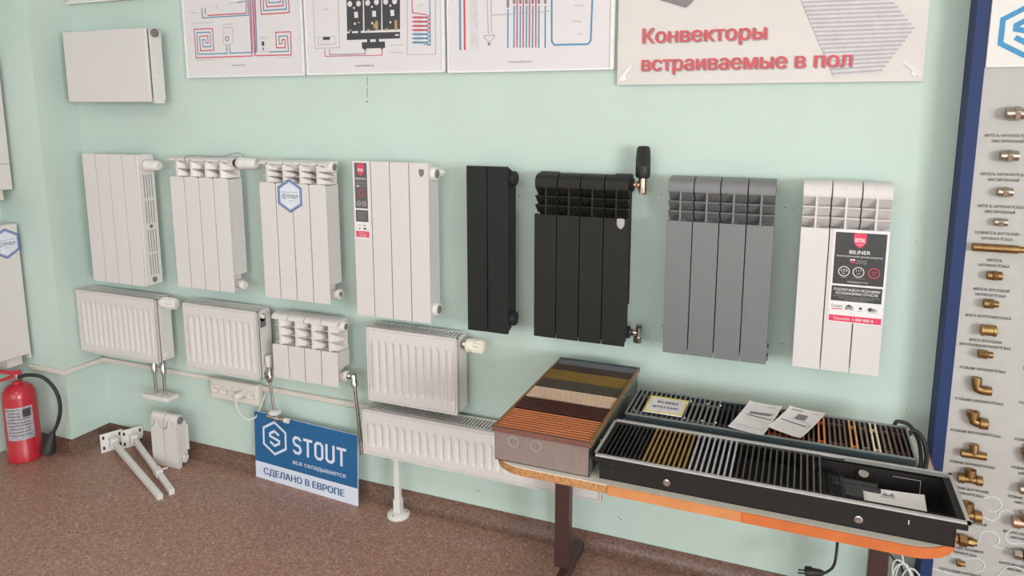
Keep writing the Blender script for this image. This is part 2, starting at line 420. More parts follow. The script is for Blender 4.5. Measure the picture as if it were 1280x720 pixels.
def panel_radiator(root, w, h, d, ridges=True, gap=.03, pitch=.0333, slot=(.0115, .0032)):
    """pressed steel panel radiator: ridged or flat front, side covers, slatted top"""
    yf = -d; b = MB()
    m = .016
    if ridges:
        nr = max(1, round((w-2*m-.008)/pitch)); p = (w-2*m)/nr
        xs = [0, m*.5]; ys = [0, 0]
        cols = [0, .0055, .0068, .0085, .0098, m-.002]+[m+p*(i+t) for i in range(nr) for t in (0, .12, .22, .34, .5, .66, .78, .88)]+[w-m, w-m+.002, w-.0098, w-.0085, w-.0068, w-.0055, w]
        z0, z1 = .036, h-.048
        rows = [0, .0055, .0068, .0085, .0098, z0-.006, z0, z0+.006, z0+.013, z0+.022, (z0+z1)/2, z1-.022, z1-.013, z1-.006, z1, z1+.006, h-.0098, h-.0085, h-.0068, h-.0055, h]
        def H(x, z):
            e = min(x, w-x, z, h-z)
            if .006 < e < .009: return .004
            q = min(1, max(0, min(z-z0, z1-z)/.02)); q = q*q*(3-2*q)
            if x < m or x > w-m: return 0
            t = ((x-m)/p) % 1; k = abs(t-.5)
            r = min(1, max(0, (.40-k)/.16)); r = r*r*(3-2*r)
            return .0085*q*(1-r)
        vs = [(x, yf+H(x, z), z) for z in rows for x in cols]; nc = len(cols)
        b.add(vs, [(j*nc+i, j*nc+i+1, (j+1)*nc+i+1, (j+1)*nc+i) for j in range(len(rows)-1) for i in range(nc-1)])
        b.box(0, w, yf+.014, yf+.018, 0, h)
        b.box(0, .003, yf+.004, yf+.018, 0, h).box(w-.003, w, yf+.004, yf+.018, 0, h).box(0, w, yf+.004, yf+.018, 0, .003).box(0, w, yf+.004, yf+.018, h-.003, h)
        b.build('front_panel', WHITE, root, angle=60)
    else:
        b.box(0, w, yf, yf+.012, 0, h).build('front_panel', WHITE, root, bevel=.003)
    yb = -gap
    MB().box(.006, w-.006, yb-.006, yb, .006, h-.004).build('back_panel', WHITE, root)
    q = MB()
    for k in range(int((w-.02)/.0125)): q.box(.01+k*.0125, .0115+k*.0125, yf+.02, yb-.008, .02, h-.03)
    q.build('convector_fins', WHITE, root)
    for x in (0, w-.0025): MB().box(x, x+.0025, yf+.018, yb-.001, .008, h-.0005).build('side_panel', WHITE2, root, bevel=.001)
    g = MB(); g.box(0, w, yf+.017, yf+.024, h-.006, h+.0005).box(0, w, yb-.009, yb-.002, h-.006, h+.0005)
    ns = int(w/slot[0])
    for k in range(ns+1):
        x = .003+k*(w-.009)/ns; g.box(x, x+slot[1], yf+.02, yb-.005, h-.005, h)
    g.build('top_grille', WHITE2, root)
    for x in (w*.2, w*.8): MB().box(x-.015, x+.015, -gap-.002, 0, h*.35, h*.6).build('wall_bracket', WHITE, root)

# ---------------------------------------------------------------- top row of radiators on the back wall
ROW = 'radiators hung in a row along the mint wall'
# 1: flat sections with a vented end cover
t = thing('radiator', 'white flat-fronted radiator nearest the wall pier, slotted vents down its side cover', 'radiator', (-3.052, 0, .852), group=ROW)
w, h = .332, .594
s = MB(); sw = w/4
s.box(.0020, sw-.0020, -.125, -.105, 0, h); s.box(.009, sw-.009, -.106, -.05, .004, h-.004)
sec = s.build('section', WHITE, t, bevel=.0008)
for i in range(1, 4): dupe(sec, 'section', t, (i*sw, 0, 0))
s = MB(); s.prism([(-.121, .002), (-.034, .002), (-.034, h-.012), (-.044, h), (-.112, h), (-.121, h-.008)], 'x', w-.001, w+.006)
cov = s.build('side_cover', WHITE2, t, bevel=.002)
s = MB()
for z0, z1 in ((.400, .505), (.285, .388), (.152, .255), (.048, .142)):
    for k in range(4):
        y = -.094+k*.0135; s.box(w+.004, w+.0066, y-.0016, y+.0016, z0, z1)
pieces(s, 'vent_slot', PLUG, cov)
MB().lathe((w+.005, -.074, .270), (1, 0, 0), [(0, .0085), (.002, .0085), (.003, .006)], 20).build('oval_badge', PLUG, cov)
MB().lathe((w+.004, -.078, .025), (1, 0, 0), [(0, .014), (.004, .013), (.007, .008)], 20).build('drain_plug', CHROME, t)
thermo_head(t, (w-.004, -.08, .546), (1, 0, 0), .082, .027, WHITE2, collar=(CHROME, .014))
brackets(t, (.06, w-.06), .5)

# 2, 3: classic louvred aluminium radiators
t = thing('radiator', 'white four-section radiator with leaf louvres on top and a white thermostatic head with wire sensor', 'radiator', (-2.526, 0, .872), group=ROW)
sw, zt, zb = classic_radiator(t, 4, .322, .572, .488, 2, WHITE)
thermo_head(t, (.322, -.08, zt), (1, 0, 0), .094, .0265, WHITE2, collar=(RUBBER, .022))
MB().lathe((.32, -.08, .026), (1, 0, 0), [(0, .015), (.004, .019), (.016, .019), (.020, .016)], 20).build('end_plug', WHITE2, t)
MB().tube([(.10, -.123, .53), (.092, -.122, .568), (.11, -.115, .577), (.17, -.10, .576), (.26, -.09, .5745), (.31, -.085, .588), (.35, -.08, .592), (.372, -.08, .583), (.374, -.08, .57)], .0014, 6, smooth=6).build('sensor_wire', PLUG, t)
t = thing('radiator', 'white four-section radiator with leaf louvres carrying a blue-edged hexagonal tag', 'radiator', (-2.043, 0, .873), group=ROW)
sw, zt, zb = classic_radiator(t, 4, .328, .570, .479, 3, WHITE)
end_cap(t, .328, -.08, zt-.002, WHITE2, PLUG, .022, .012)
MB().lathe((.328, -.08, .034), (1, 0, 0), [(-.02, .013), (.004, .013), (.004, .021), (.016, .021), (.018, .015)], 24).build('lower_plug', WHITE2, t)
MB().lathe((.345, -.08, .034), (1, 0, 0), [(0, .010), (.002, .010)], 20).build('plug_hole', PLUG, t)
# hexagonal tag
TAGBLUE = mat('tag_blue', (66, 98, 160), .5); TAGWHITE = mat('tag_white', (214, 218, 228), .5)
def hex_tag(root, R, loc, squash=1):
    b = MB(); pts = [(R*math.cos(PI/2+k*PI/3)*squash, R*math.sin(PI/2+k*PI/3)) for k in range(6)]
    b.prism(pts, 'y', -.003, 0); o = b.build('hexagonal_tag', TAGWHITE, root, loc=loc); o['label'] = 'blue-edged white hexagonal tag'
    q = MB(); q.M = wallM(0, -.0034, 0)
    q.ring(0, 0, R*.945, R*.085, 0, 6, rot=PI/2); q.ring(0, 0, R*.84, R*.045, 0, 6, rot=PI/2)
    q.hexlogo(-R*.42, -R*.03, R*.17, R*.025, 1)
    q.text('STOUT', -R*.18, -R*.14, R*.80, R*.23, 1, .02)
    q.text('инженерная сантехника', -R*.6, R*.20, R*1.15, R*.055, 1); q.text('радиаторы', -R*.1, -R*.30, R*.6, R*.05, 1)
    for i in range(len(q.v)): q.v[i] = (q.v[i][0]*squash, q.v[i][1], q.v[i][2])
    q.build('printing', [TAGBLUE, PRN_DARK], o)
hex_tag(t, .068, (-1.887+2.043, -.1255, 1.303-.873))

# 4, 5: flat tower sections with stepped sides
def shield(b, x, z, w, h, mi): b.poly([(x-w/2, z+h/2), (x-w*.2, z+h*.56), (x+w*.2, z+h*.56), (x+w/2, z+h/2), (x+w/2, z-h*.05), (x+w*.3, z-h*.33), (x, z-h/2), (x-w*.3, z-h*.33), (x-w/2, z-h*.05)], mi)
t = thing('radiator', 'tall white flat four-section radiator with a narrow grey and red product label', 'radiator', (-1.592, 0, .846), group=ROW)
w, h = .330, .604
piano_radiator(t, 4, w, h, WHITE)
for z in (.562, .046): end_cap(t, w-.003, -.082, z, WHITE2, PLUG, .026, .016)
MB().lathe((w+.004, -.048, .565), (1, 0, 0), [(0, .013), (.016, .013), (.018, .004), (.026, .003)], 16).build('air_vent', WHITE2, t)
b = MB(); b.M = wallM(0, -.1256, 0); shield(b, .301, .566, .021, .028, 0); b.build('shield_badge', PLUG, t)
LBL_GREY = mat('label_grey', (92, 88, 88), .4); LBL_RED = mat('label_red', (218, 62, 96), .4); LBL_DARK = mat('label_charcoal', (56, 58, 60), .35); LBL_WHITE = mat('label_white', (226, 222, 222), .4); LBL_PALE = mat('label_pale_grey', (170, 166, 168), .5)
lb = MB().box(0, .064, -.0012, 0, 0, .296).build('product_label', LBL_WHITE, t, loc=(.008, -.1250, .306)); lb['label'] = 'narrow grey label with red shield and red strip'
b = MB(); b.M = wallM(0, -.0016, 0)
b.rect(.004, .118, .060, .292, 0); b.rect(.004, .066, .060, .112, 0); b.rect(.003, .006, .061, .030, 1)
shield(b, .032, .264, .030, .044, 1)
b.M = wallM(0, -.0020, 0)
b.text('ROYAL', .020, .259, .024, .012, 2, .02); b.text('PIANOFORTE', .007, .228, .05, .0075, 2, .01)
b.text('биметаллический', .012, .218, .04, .004, 3); b.text('дизайн-радиатор', .012, .211, .04, .004, 3)
b.rect(.013, .201, .024, .206, 2); b.text('сделано в России', .028, .201, .026, .004, 3)
b.ring(.032, .177, .014, .0016, 1); b.ring(.032, .177, .009, .001, 1)
for x in (.02, .044): b.ring(x, .137, .0085, .0013, 2); b.disc(x, .137, .003, 3, 12)
for k in range(4): b.text('подтверждено отраслью'[k:], .013, .100-k*.008, .038, .004, 3)
b.text('САН', .012, .050, .013, .006, 4); b.text('АВОК', .037, .050, .013, .006, 4); b.disc(.020, .040, .003, 4, 10); b.rect(.038, .037, .05, .043, 4)
b.text('Страховка', .014, .021, .038, .005, 2); b.text('1 000 000 $', .014, .011, .038, .006, 2, .02)
b.build('printing', [LBL_GREY, LBL_RED, LBL_WHITE, LBL_PALE, PRN_DARK], lb)
t = thing('radiator', 'narrow black two-section flat radiator with stepped lower edge', 'radiator', (-1.111, 0, .842), group=ROW)
w, h = .163, .604
piano_radiator(t, 2, w, h, BLACK)
for z in (.560, .05): end_cap(t, w-.003, -.082, z, BLACK, DARK, .027, .016)

# 6, 7, 8: bimetal radiators with open cells
t = thing('radiator', 'dark brown-black four-section radiator with rounded cap and pale shield badge', 'radiator', (-.852, 0, .85), group=ROW)
w, h = .328, .576
sw, zp, zg = grille_radiator(t, 4, w, h, BLACK2)
b = MB()
for x0, x1 in ((.001, sw*.85), (3*sw+.02, w-.001)): b.prism([(-.118, h-.03), (-.108, h-.010), (-.09, h-.001), (-.05, h+.004), (-.05, h-.02)], 'x', x0, x1)
pieces(b, 'header_end', BLACK2, t, bevel=.003)
b = MB(); b.M = wallM(0, -.1256, 0); shield(b, .305, zp-.018, .026, .034, 0); b.build('shield_badge', LBL_PALE, t)
for z in (zg+.014, .036): MB().lathe((w-.004, -.068, z), (1, 0, 0), [(0, .022), (.008, .022), (.010, .017)], 20).build('end_plug', BLACK2, t)
b = MB(); b.cyl((0, 0, 0), (.018, 0, 0), .010); b.lathe((.006, 0, 0), (1, 0, 0), [(0, .014), (.008, .014)], 6)
b.cyl((.028, -.0, -.024), (.028, 0, .03), .0135); b.lathe((.028, 0, -.03), (0, 0, 1), [(0, .0145), (.022, .0145)], 6)
v = b.build('thermostatic_valve', BRASSP, t, loc=(w+.006, -.068, zg+.014)); v['label'] = 'brass angle valve'
thermo_head(v, (.028, 0, .024), (0, 0, 1), .105, .0245, RUBBER, ribs=18, name='thermostatic_head')
b = MB(); b.cyl((0, 0, 0), (.024, 0, 0), .0085); b.lathe((.004, 0, 0), (1, 0, 0), [(0, .0125), (.008, .0125)], 6)
b.cyl((.03, 0, -.02), (.03, 0, .02), .0105); b.lathe((.03, 0, .018), (0, 0, 1), [(0, .011), (.012, .011), (.013, .008)], 6); b.lathe((.026, -.004, -.030), (.1, -.1, 1), [(0, .0155), (.018, .0155)], 6)
v = b.build('lockshield_valve', CHROME, t, loc=(w+.006, -.068, .036)); v['label'] = 'chrome angle valve'
t = thing('radiator', 'silver-grey four-section radiator with three rows of open cells', 'radiator', (-.397, 0, .850), group=ROW)
grille_radiator(t, 4, .326, .580, SILVER)
b = MB(); b.box(.324, .329, -.105, -.06, .03, .05).box(.324, .329, -.105, -.06, .005, .02); pieces(b, 'end_lug', SILVER, t)
t = thing('radiator', 'white three-section radiator with three rows of open cells, rightmost of the row', 'radiator', (.003, 0, .856), group=ROW)
grille_radiator(t, 3, .243, .577, WHITE)
lb = MB().box(0, .1475, -.0012, 0, 0, .283).build('product_label', LBL_WHITE, t, loc=(.0925, -.1250, .156)); lb['label'] = 'large black, white and red label'
b = MB(); b.M = wallM(0, -.0016, 0)
b.rect(.006, .118, .142, .274, 0); b.rect(.005, .066, .141, .112, 0); b.rect(.003, .003, .1445, .022, 1)
shield(b, .072, .250, .034, .042, 1)
b.M = wallM(0, -.0020, 0)
b.text('ROYAL', .059, .246, .027, .013, 2, .02); b.text('THERMO', .063, .238, .019, .003, 2)
b.text('BILINER', .046, .211, .056, .0115, 2, .015); b.text('Биметаллический дизайн-радиатор', .013, .201, .122, .0052, 2)
b.rect(.049, .191, .063, .195, 2); b.rect(.049, .184, .063, .188, 1); b.text('СДЕЛАНО', .066, .189, .028, .0045, 3); b.text('В РОССИИ', .066, .182, .028, .0045, 3)
for x, mi in ((.035, 2), (.074, 2), (.115, 1)): b.ring(x, .157, .0145, .0022, mi)
b.text('171', .035, .156, .016, .008, 2, .02, 'c'); b.text('Вт', .035, .149, .008, .004, 2, 0, 'c')
b.text('111', .074, .159, .013, .006, 2, 0, 'c'); b.text('20', .074, .150, .012, .005, 3, 0, 'c'); b.text('25', .115, .156, .013, .007, 1, .02, 'c'); b.text('лет', .115, .149, .009, .004, 1, 0, 'c')
b.text('теплоотдача', .035, .137, .018, .003, 3, 0, 'c'); b.text('рабочее давление', .074, .137, .034, .003, 3, 0, 'c')
b.text('ПРОИЗВЕДЕНО ПО ГОСТ', .074, .124, .055, .0045, 2, 0, 'c')
b.text('ПОДТВЕРЖДЕНО ВЕДУЩИМИ', .073, .098, .124, .0075, 2, .012, 'c'); b.text('АССОЦИАЦИЯМИ ОТРАСЛИ', .073, .087, .114, .0075, 2, .012, 'c')
for k in range(3): b.text('гарантия качества и надежности оборудования для дома', .073, .080-k*.005, .124-k*.03, .0032, 3, 0, 'c')
b.text('Санпро', .008, .046, .030, .009, 5); b.rect(.009, .040, .038, .0425, 1); b.text('АРПП', .046, .041, .020, .009, 4, .02); b.poly([(.046, .051), (.056, .057), (.066, .051)], 4)
b.disc(.087, .048, .004, 4, 12); b.text('АВОК', .079, .038, .016, .003, 5); b.disc(.113, .047, .006, 4, 14); b.disc(.121, .046, .005, 5, 14); b.disc(.127, .046, .004, 3, 14); b.text('экоздание', .108, .037, .026, .003, 5)
b.text('Страховка', .016, .0085, .044, .0085, 2); b.text('1 000 000 $', .068, .0085, .055, .0085, 2, .02)
b.build('printing', [LBL_DARK, LBL_RED, LBL_WHITE, LBL_PALE, PRN_DARK, PRN_GREY], lb)

# ---------------------------------------------------------------- panel radiators
PAN = 'pressed steel panel radiators'
t = thing('panel_radiator', 'smooth white flat-front panel radiator hung high on the wall near the pier', 'radiator', (-3.105, 0, 1.675))
panel_radiator(t, .502, .308, .122, ridges=False, gap=.04)
MB().lathe((.5, -.078, .290), (1, 0, 0), [(0, .018), (.012, .018), (.014, .015)], 24).build('knob', PLUG, t)
MB().box(.490, .503, -.10, -.05, -.006, .01).build('drain_plug', WHITE2, t)
t = thing('panel_radiator', 'white ribbed panel radiator beside the pier with two chrome pipes below', 'radiator', (-3.19, 0, .489), group=PAN)
panel_radiator(t, .507, .305, .12)
thermo_head(t, (.505, -.08, .284), (1, 0, 0), .09, .0285, WHITE2, ribs=10, collar=(WHITE2, .008))
MB().lathe((.505, -.08, .03), (1, 0, 0), [(0, .010), (.008, .010), (.008, .006), (.014, .006)], 16).build('bleed_plug', WHITE2, t)
b = MB()
for i, (x, y) in enumerate(((-2.757, -.085), (-2.700, -.085))):
    b = MB(); b.cyl((x, y, .300), (x, y, .49), .0075); b.lathe((x, y, .425), (0, 0, 1), [(0, .009), (.004, .0135), (.03, .0135), (.034, .011), (.064, .011)], 12)
    p = b.build('chrome_pipe', CHROME, t, loc=(3.19, 0, -.489))
b = MB(); b.box(-2.812, -2.652, -.118, -.052, .306, .326); b.build('pipe_rosette', WHITE2, t, bevel=.002, loc=(3.19, 0, -.489))
t = thing('panel_radiator', 'white ribbed panel radiator hung above the power strip', 'radiator', (-2.513, 0, .495), group=PAN)
panel_radiator(t, .410, .303, .12)
b = MB(); b.lathe((.409, -.08, .270), (1, 0, 0), [(0, .017), (.002, .017)], 20); b.box(.409, .411, -.097, -.063, .228, .268); b.build('connection_hole', PLUG, t)
MB().lathe((.408, -.085, .276), (1, 0, 0), [(0, .009), (.014, .009), (.016, .006)], 16).build('threaded_stub', WHITE2, t)
VL = (2.513-2.078, -.085, .336-.495)
b = MB(); b.lathe((0, 0, .145), (0, 0, 1), [(0, .009), (.006, .0135), (.03, .0135), (.036, .010), (.07, .010)], 14); b.cyl((-.03, 0, .182), (0, 0, .182), .010); b.lathe((.0, -.012, .172), (0, -1, 0), [(0, .008), (.01, .008)], 12); v = b.build('radiator_valve', CHROME, t, loc=VL)
b = MB(); b.lathe((0, 0, .215), (0, 0, 1), [(0, .013), (.004, .0155), (.046, .0155), (.05, .012)], 20); b.build('white_cap', WHITE2, v)
MB().tube([(0, 0, .15), (.006, 0, .08), (.014, 0, .01)], .0065, 10).build('chrome_pipe', CHROME, v)
MB().lathe((.016, 0, .004), (0, 0, 1), [(0, .026), (.006, .028), (.012, .022), (.016, .009)], 24).build('rosette', WHITE2, v)
b = MB(); b.cyl((-.012, -.012, -.008), (.078, -.012, -.012), .010); b.lathe((.03, -.012, -.010), (1, 0, -.05), [(0, .013), (.022, .013)], 8); b.build('elbow', CHROME, v)
MB().cyl((.078, -.012, -.012), (.098, -.012, -.013), .011).build('white_end', WHITE2, v)
t = thing('radiator', 'small low white four-section radiator with rolled top caps', 'radiator', (-2.022, 0, .526))
sw, zt, zb = classic_radiator(t, 4, .330, .278, .148, 3, WHITE, rolled=True)
end_cap(t, .330, -.08, zt-.008, WHITE2, PLUG, .02, .014)
MB().lathe((.31, -.08, zb+.008), (1, 0, 0), [(0, .014), (.02, .014), (.02, .021), (.032, .021), (.034, .015)], 20).build('white_nut', WHITE2, t)
b = MB(); b.cyl((-.0, 0, 0), (.025, 0, 0), .011); b.lathe((.004, 0, 0), (1, 0, 0), [(0, .014), (.008, .014), (.014, .011)], 12)
b.tube([(.012, 0, 0), (.03, 0, 0), (.034, 0, .014)], .010, 10, smooth=4); b.lathe((.031, 0, .012), (.06, 0, -1), [(0, .009), (.006, .012), (.03, .012), (.034, .0145), (.052, .0145), (.056, .008)], 12)
v = b.build('pipe_elbow', CHROME, t, loc=(.340, -.08, .039))
MB().tube([(.034, 0, -.04), (.046, 0, -.16), (.058, 0, -.335)], .0075, 10).build('chrome_pipe', CHROME, v)
t = thing('panel_radiator', 'white ribbed panel radiator with open slotted top and spiral cream thermostatic head', 'radiator', (-1.556, 0, .495), group=PAN)
panel_radiator(t, .396, .303, .12, slot=(.0170, .0075))
thermo_head(t, (.396, -.08, .271), (1, 0, 0), .075, .0275, CREAM, ribs=14, twist=55, collar=(CHROME, .024))
t = thing('panel_radiator', 'long low white ribbed panel radiator on two floor stands behind the table', 'radiator', (-1.575, 0, .274), group=PAN)
panel_radiator(t, .985, .188, .14, gap=.035, slot=(.0135, .0055))
def floor_stand(parent, x, y):
    lz = -.274
    b = MB(); b.box(x-.011, x+.011, y-.011, y+.011, lz+.02, .03); b.box(x-.015, x+.015, y-.015, y+.015, lz+.01, lz+.075); b.box(x-.014, x+.014, y-.016, y-.011, -.03, .01)
    b.build('stand_post', WHITE2, parent, bevel=.0015)
    b = MB(); b.lathe((x, y, lz), (0, 0, 1), [(0, .046), (.010, .046), (.016, .040), (.02, .02)], 28); b.build('stand_foot', WHITE2, parent)
    b = MB()
    for k in range(3):
        a = k*2*PI/3+.4; b.lathe((x+.032*math.cos(a), y+.032*math.sin(a), lz+.012), (0, 0, 1), [(0, .006), (.0055, .006)], 10)
    pieces(b, 'foot_screw', PLUG, parent)
floor_stand(t, .124, -.088); floor_stand(t, .846, -.086)

# on the left wall, cut by the left edge of the photo
for nm, lab, z, hh in (('panel_radiator', 'upper of two white panels hung on the left wall at the photo edge', 1.277, .60), ('panel_radiator', 'lower of two white panels on the left wall, with a hexagonal sticker', .482, .634)):
    t = thing(nm, lab, 'radiator', (LX, -.222-.606, z), PI/2)
    panel_radiator(t, .606, hh, .130, ridges=False, gap=.05)
    if z > 1: MB().box(.003, .603, -.1306, -.130, .118, .1205).build('front_groove', PLUG, t)
    else: MB().box(.598, .606, -.129, -.09, -.022, .001).build('corner_tab', WHITE2, t)
    b = MB()
    for x in (.10, .545): b.box(x-.03, x+.03, -.075, 0, -.055, -.002); b.box(x-.035, x+.035, -.10, -.07, -.05, -.002)
    pieces(b, 'hanger', OFFW, t, 2, bevel=.002)
    if z < 1: hex_tag(t, .072, (.600-.055, -.130, .548))

# ---------------------------------------------------------------- power strip
t = thing('power_strip', 'ivory wall power strip of five sockets with one white plug in it', 'power strip', (-2.466, 0, .332))
b = MB(); b.box(0, .276, -.042, 0, 0, .098); b.build('housing', OFFW, t, bevel=.006)
for k in range(5):
    x = .033+k*.0525
    b = MB(); b.lathe((x, -.043, .049), (0, -1, 0), [(-.006, .0215), (.007, .0215), (.0075, .0190), (-.0005, .0180), (-.0005, 0.0005)], 28)
    for dx in (-.0085, .0085): b.lathe((x+dx, -.0425, .049), (0, -1, 0), [(0, .0026), (.0004, .0026)], 8, 1)
    b.build('socket', [OFFW, DARK], t)
pl = MB(); x = .033+3*.0525; pl.lathe((x, -.0435, .049), (0, -1, 0), [(0, .0165), (.016, .0175), (.022, .015), (.036, .013), (.04, .009)], 20)
pc = thing('appliance_lead', 'thin white cord looping from its plug in the fourth socket of the power strip', 'cord', (-2.2765, -.05, .381))
pl.build('plug', WHITE2, pc, loc=(-2.466+2.2765, .05, .332-.381))
cb = MB(); cb.tube([(-2.276, -.078, .378), (-2.276, -.085, .340), (-2.262, -.075, .295), (-2.232, -.06, .272), (-2.203, -.045, .285), (-2.186, -.03, .335), (-2.172, -.014, .384)], .0032, 8, smooth=6)
cb.build('cable', WHITE2, pc, loc=(2.2765, .05, -.381))

# ---------------------------------------------------------------- things on the floor at the left
# two-section sample radiator
t = thing('sample_radiator', 'small white two-section radiator sample standing on the floor against the wall', 'radiator', (-2.752, -.066, 0), 0)
sw, h = .0815, .30
s = MB(); yf = -.095
fp = [(.0022, 0), (sw-.0022, 0), (sw-.0022, .214), (sw*.84, .222), (sw*.70, .236), (sw*.60, .262), (sw*.57, .285), (sw*.43, .285), (sw*.40, .262), (sw*.30, .236), (sw*.16, .222), (.0022, .214)]
s.prism(fp, 'y', yf, yf+.026)
for sg in (0, 1):                                                              # round shoulder leaves
    x = lambda q: (q if not sg else 1-q)*sw
    s.prism([(x(.035), .268), (x(.03), .236), (x(.10), .2285), (x(.15), .231), (x(.235), .245), (x(.30), .268)], 'y', yf+.003, yf+.034)
s.lathe((.002, yf+.036, .276), (1, 0, 0), [(0, .027), (.002, .029), (sw-.006, .029), (sw-.004, .027)], 28)
s.box(.009, sw-.009, yf+.024, -.012, .05, .26); s.box(.018, sw-.018, yf+.024, -.03, .012, .06); s.box(.002, sw-.002, -.012, -.004, .085, .235)
s.v = [(p[0], p[1]*.76, p[2]*.825) for p in s.v]
sec = s.build('section', WHITE, t, angle=25)
dupe(sec, 'section', t, (sw, 0, 0))
MB().lathe((2*sw-.003, (yf+.036)*.76, .2275), (1, 0, 0), [(0, .018), (.002, .018)], 24).build('header_opening', PLUG, t)
b = MB()
for k in range(3): b.lathe((2*sw-.012, -.034, .028+.008*k), (1, 0, 0), [(0, .012), (.014+.004*k, .012)], 16)
b.build('lower_plug', WHITE2, t)

# pair of floor brackets
def floor_bracket(label, base, tip, side, tab):
    bx, by = base; d = Vector((tip[0]-bx, tip[1]-by, 0)); L = d.length; a = math.atan2(d.y, d.x)
    t = thing('floor_bracket', label, 'bracket', (bx, by, 0), a, 'white bracket arms lying on the floor')
    b = MB(); b.M = Matrix.Translation((0, 0, .0505)) @ Matrix.Rotation(math.radians(3.6), 4, 'Y')
    b.box(0, L, -.011, .011, -.013, .013); b.build('arm', WHITE2, t, bevel=.002)
    b = MB(); b.box(-.004, 0, -.05, .05, 0, .094)
    pl = b.build('plate', WHITE2, t, bevel=.0015)
    b = MB()
    for y in (-.036, .036):
        for z in (.022, .074): b.box(-.0046, .0006, y-.0045, y+.0045, z-.008, z+.008)
    pieces(b, 'slot', DARK, pl)
    b = MB(); b.prism([(0, .064), (.05, .060), (0, .088)], 'y', -.003, .003); b.box(0, .045, -.016, .016, .028, .072); b.build('gusset', WHITE2, t, bevel=.001)
    if tab:
        b = MB(); b.box(L*.62, L*.72, -.014, .014, .012, .043); b.box(L*.68, L*.69, .012, .04, .034, .040); b.build('slider', WHITE2, t, bevel=.001)
    return t
floor_bracket('white steel bracket arm with slotted plate, the one nearer the camera', (-3.042, -.118), (-2.452, -.366), 0, 0)
floor_bracket('white steel bracket arm with a slider, the one nearer the wall', (-2.985, -.050), (-2.438, -.318), 1, 1)

# fire extinguisher
RED = mat('extinguisher_red', (178, 34, 48), .32, var=.05, coat=.3)
t = thing('fire_extinguisher', 'red fire extinguisher with silver label and black hose at the pier', 'extinguisher', (-3.364, -.325, 0))
b = MB(); b.lathe((0, 0, 0), (0, 0, 1), [(0, .068), (.004, .073), (.05, .073), (.055, .0705), (.31, .0705), (.335, .066), (.355, .054), (.368, .036), (.372, .022), (.385, .022)], 36); b.build('cylinder', RED, t)
b = MB(); n = 14; r = .0711
a0 = math.radians(-88); a1 = math.radians(8)
vs = []; fs = []
for k in range(n+1):
    a = a0+(a1-a0)*k/n
    for z in (.115, .275): vs.append((r*math.cos(a), r*math.sin(a), z))
for k in range(n): fs.append((2*k, 2*k+2, 2*k+3, 2*k+1))
b.add(vs, fs); lab = b.build('paper_label', mat('silver_label', (176, 172, 180), .4, .2, var=.25, scale=60), t)
b = MB(); vs = []; fs = []; r = .0714
for row in range(9):
    z = .262-row*.0155; q0 = a0+.18; q1 = a1-(.75 if row < 3 else .2)
    for k in range(7):
        a = q0+(q1-q0)*k/7; a2 = q0+(q1-q0)*(k+.82)/7; o = len(vs)
        vs += [(r*math.cos(a), r*math.sin(a), z), (r*math.cos(a2), r*math.sin(a2), z), (r*math.cos(a2), r*math.sin(a2), z+.004), (r*math.cos(a), r*math.sin(a), z+.004)]; fs.append((o, o+1, o+2, o+3))
o = len(vs)
for k in range(5):
    a = a1-.62+k*.12
    for z in (.225, .265): vs.append((r*math.cos(a), r*math.sin(a), z))
for k in range(4): fs.append((o+2*k, o+2*k+2, o+2*k+3, o+2*k+1))
b.add(vs, fs); b.build('printing', PRN_DARK, lab)
b = MB(); b.lathe((0, 0, .383), (0, 0, 1), [(0, .015), (.006, .018), (.020, .018), (.022, .013), (.036, .013)], 16); b.build('valve_neck', CHROME, t)
b = MB(); b.M = Matrix.Rotation(math.radians(228), 4, 'Z')
b.prism([(-.022, .412), (-.018, .434), (.02, .436), (.13, .462), (.132, .457), (.03, .422), (.02, .410)], 'y', -.010, .010)
b.prism([(-.01, .405), (.02, .412), (.12, .388), (.118, .380), (.02, .398), (-.01, .398)], 'y', -.009, .009)
b.build('lever_handle', RED, t, bevel=.002)
b = MB(); b.tube([(.012, 0, .402), (.05, .022, .412), (.108, .050, .398), (.152, .072, .335), (.166, .078, .255), (.158, .066, .180), (.140, .046, .125)], .0085, 10, smooth=6); b.build('hose', RUBBER, t)
b = MB(); b.lathe((.140, .046, .130), (-.16, -.25, -1), [(0, .012), (.02, .017), (.075, .030), (.098, .031), (.104, .024)], 20); b.build('nozzle', RUBBER, t)

# leaning sign board
BLUE = mat('sign_blue', (34, 96, 146), .45, var=.03); SIGNW = mat('sign_white', (214, 220, 236), .45, var=.02); SIGNN = mat('sign_navy', (36, 80, 134), .5)
ang = math.atan2(-.036, .552)
t = thing('sign_board', 'blue and white advertising board leaning on the wall above the floor', 'sign', (-2.215, -.052, 0), ang)
Lm = Matrix.Rotation(math.radians(-2.5), 4, 'X'); Wd, Hh = .572, .310
Q = lambda b, off: setattr(b, 'M', Lm @ wallM(0, off, 0))
b = MB(); b.M = Lm; b.box(0, Wd, -.004, .001, 0, Hh); bd = b.build('panel', SIGNW, t)
b = MB(); Q(b, -.0046); b.rect(0, .078, Wd, Hh, 0)
Q(b, -.0052)
b.hexlogo(.118, .205, .074, .0105, 1)
x = .222
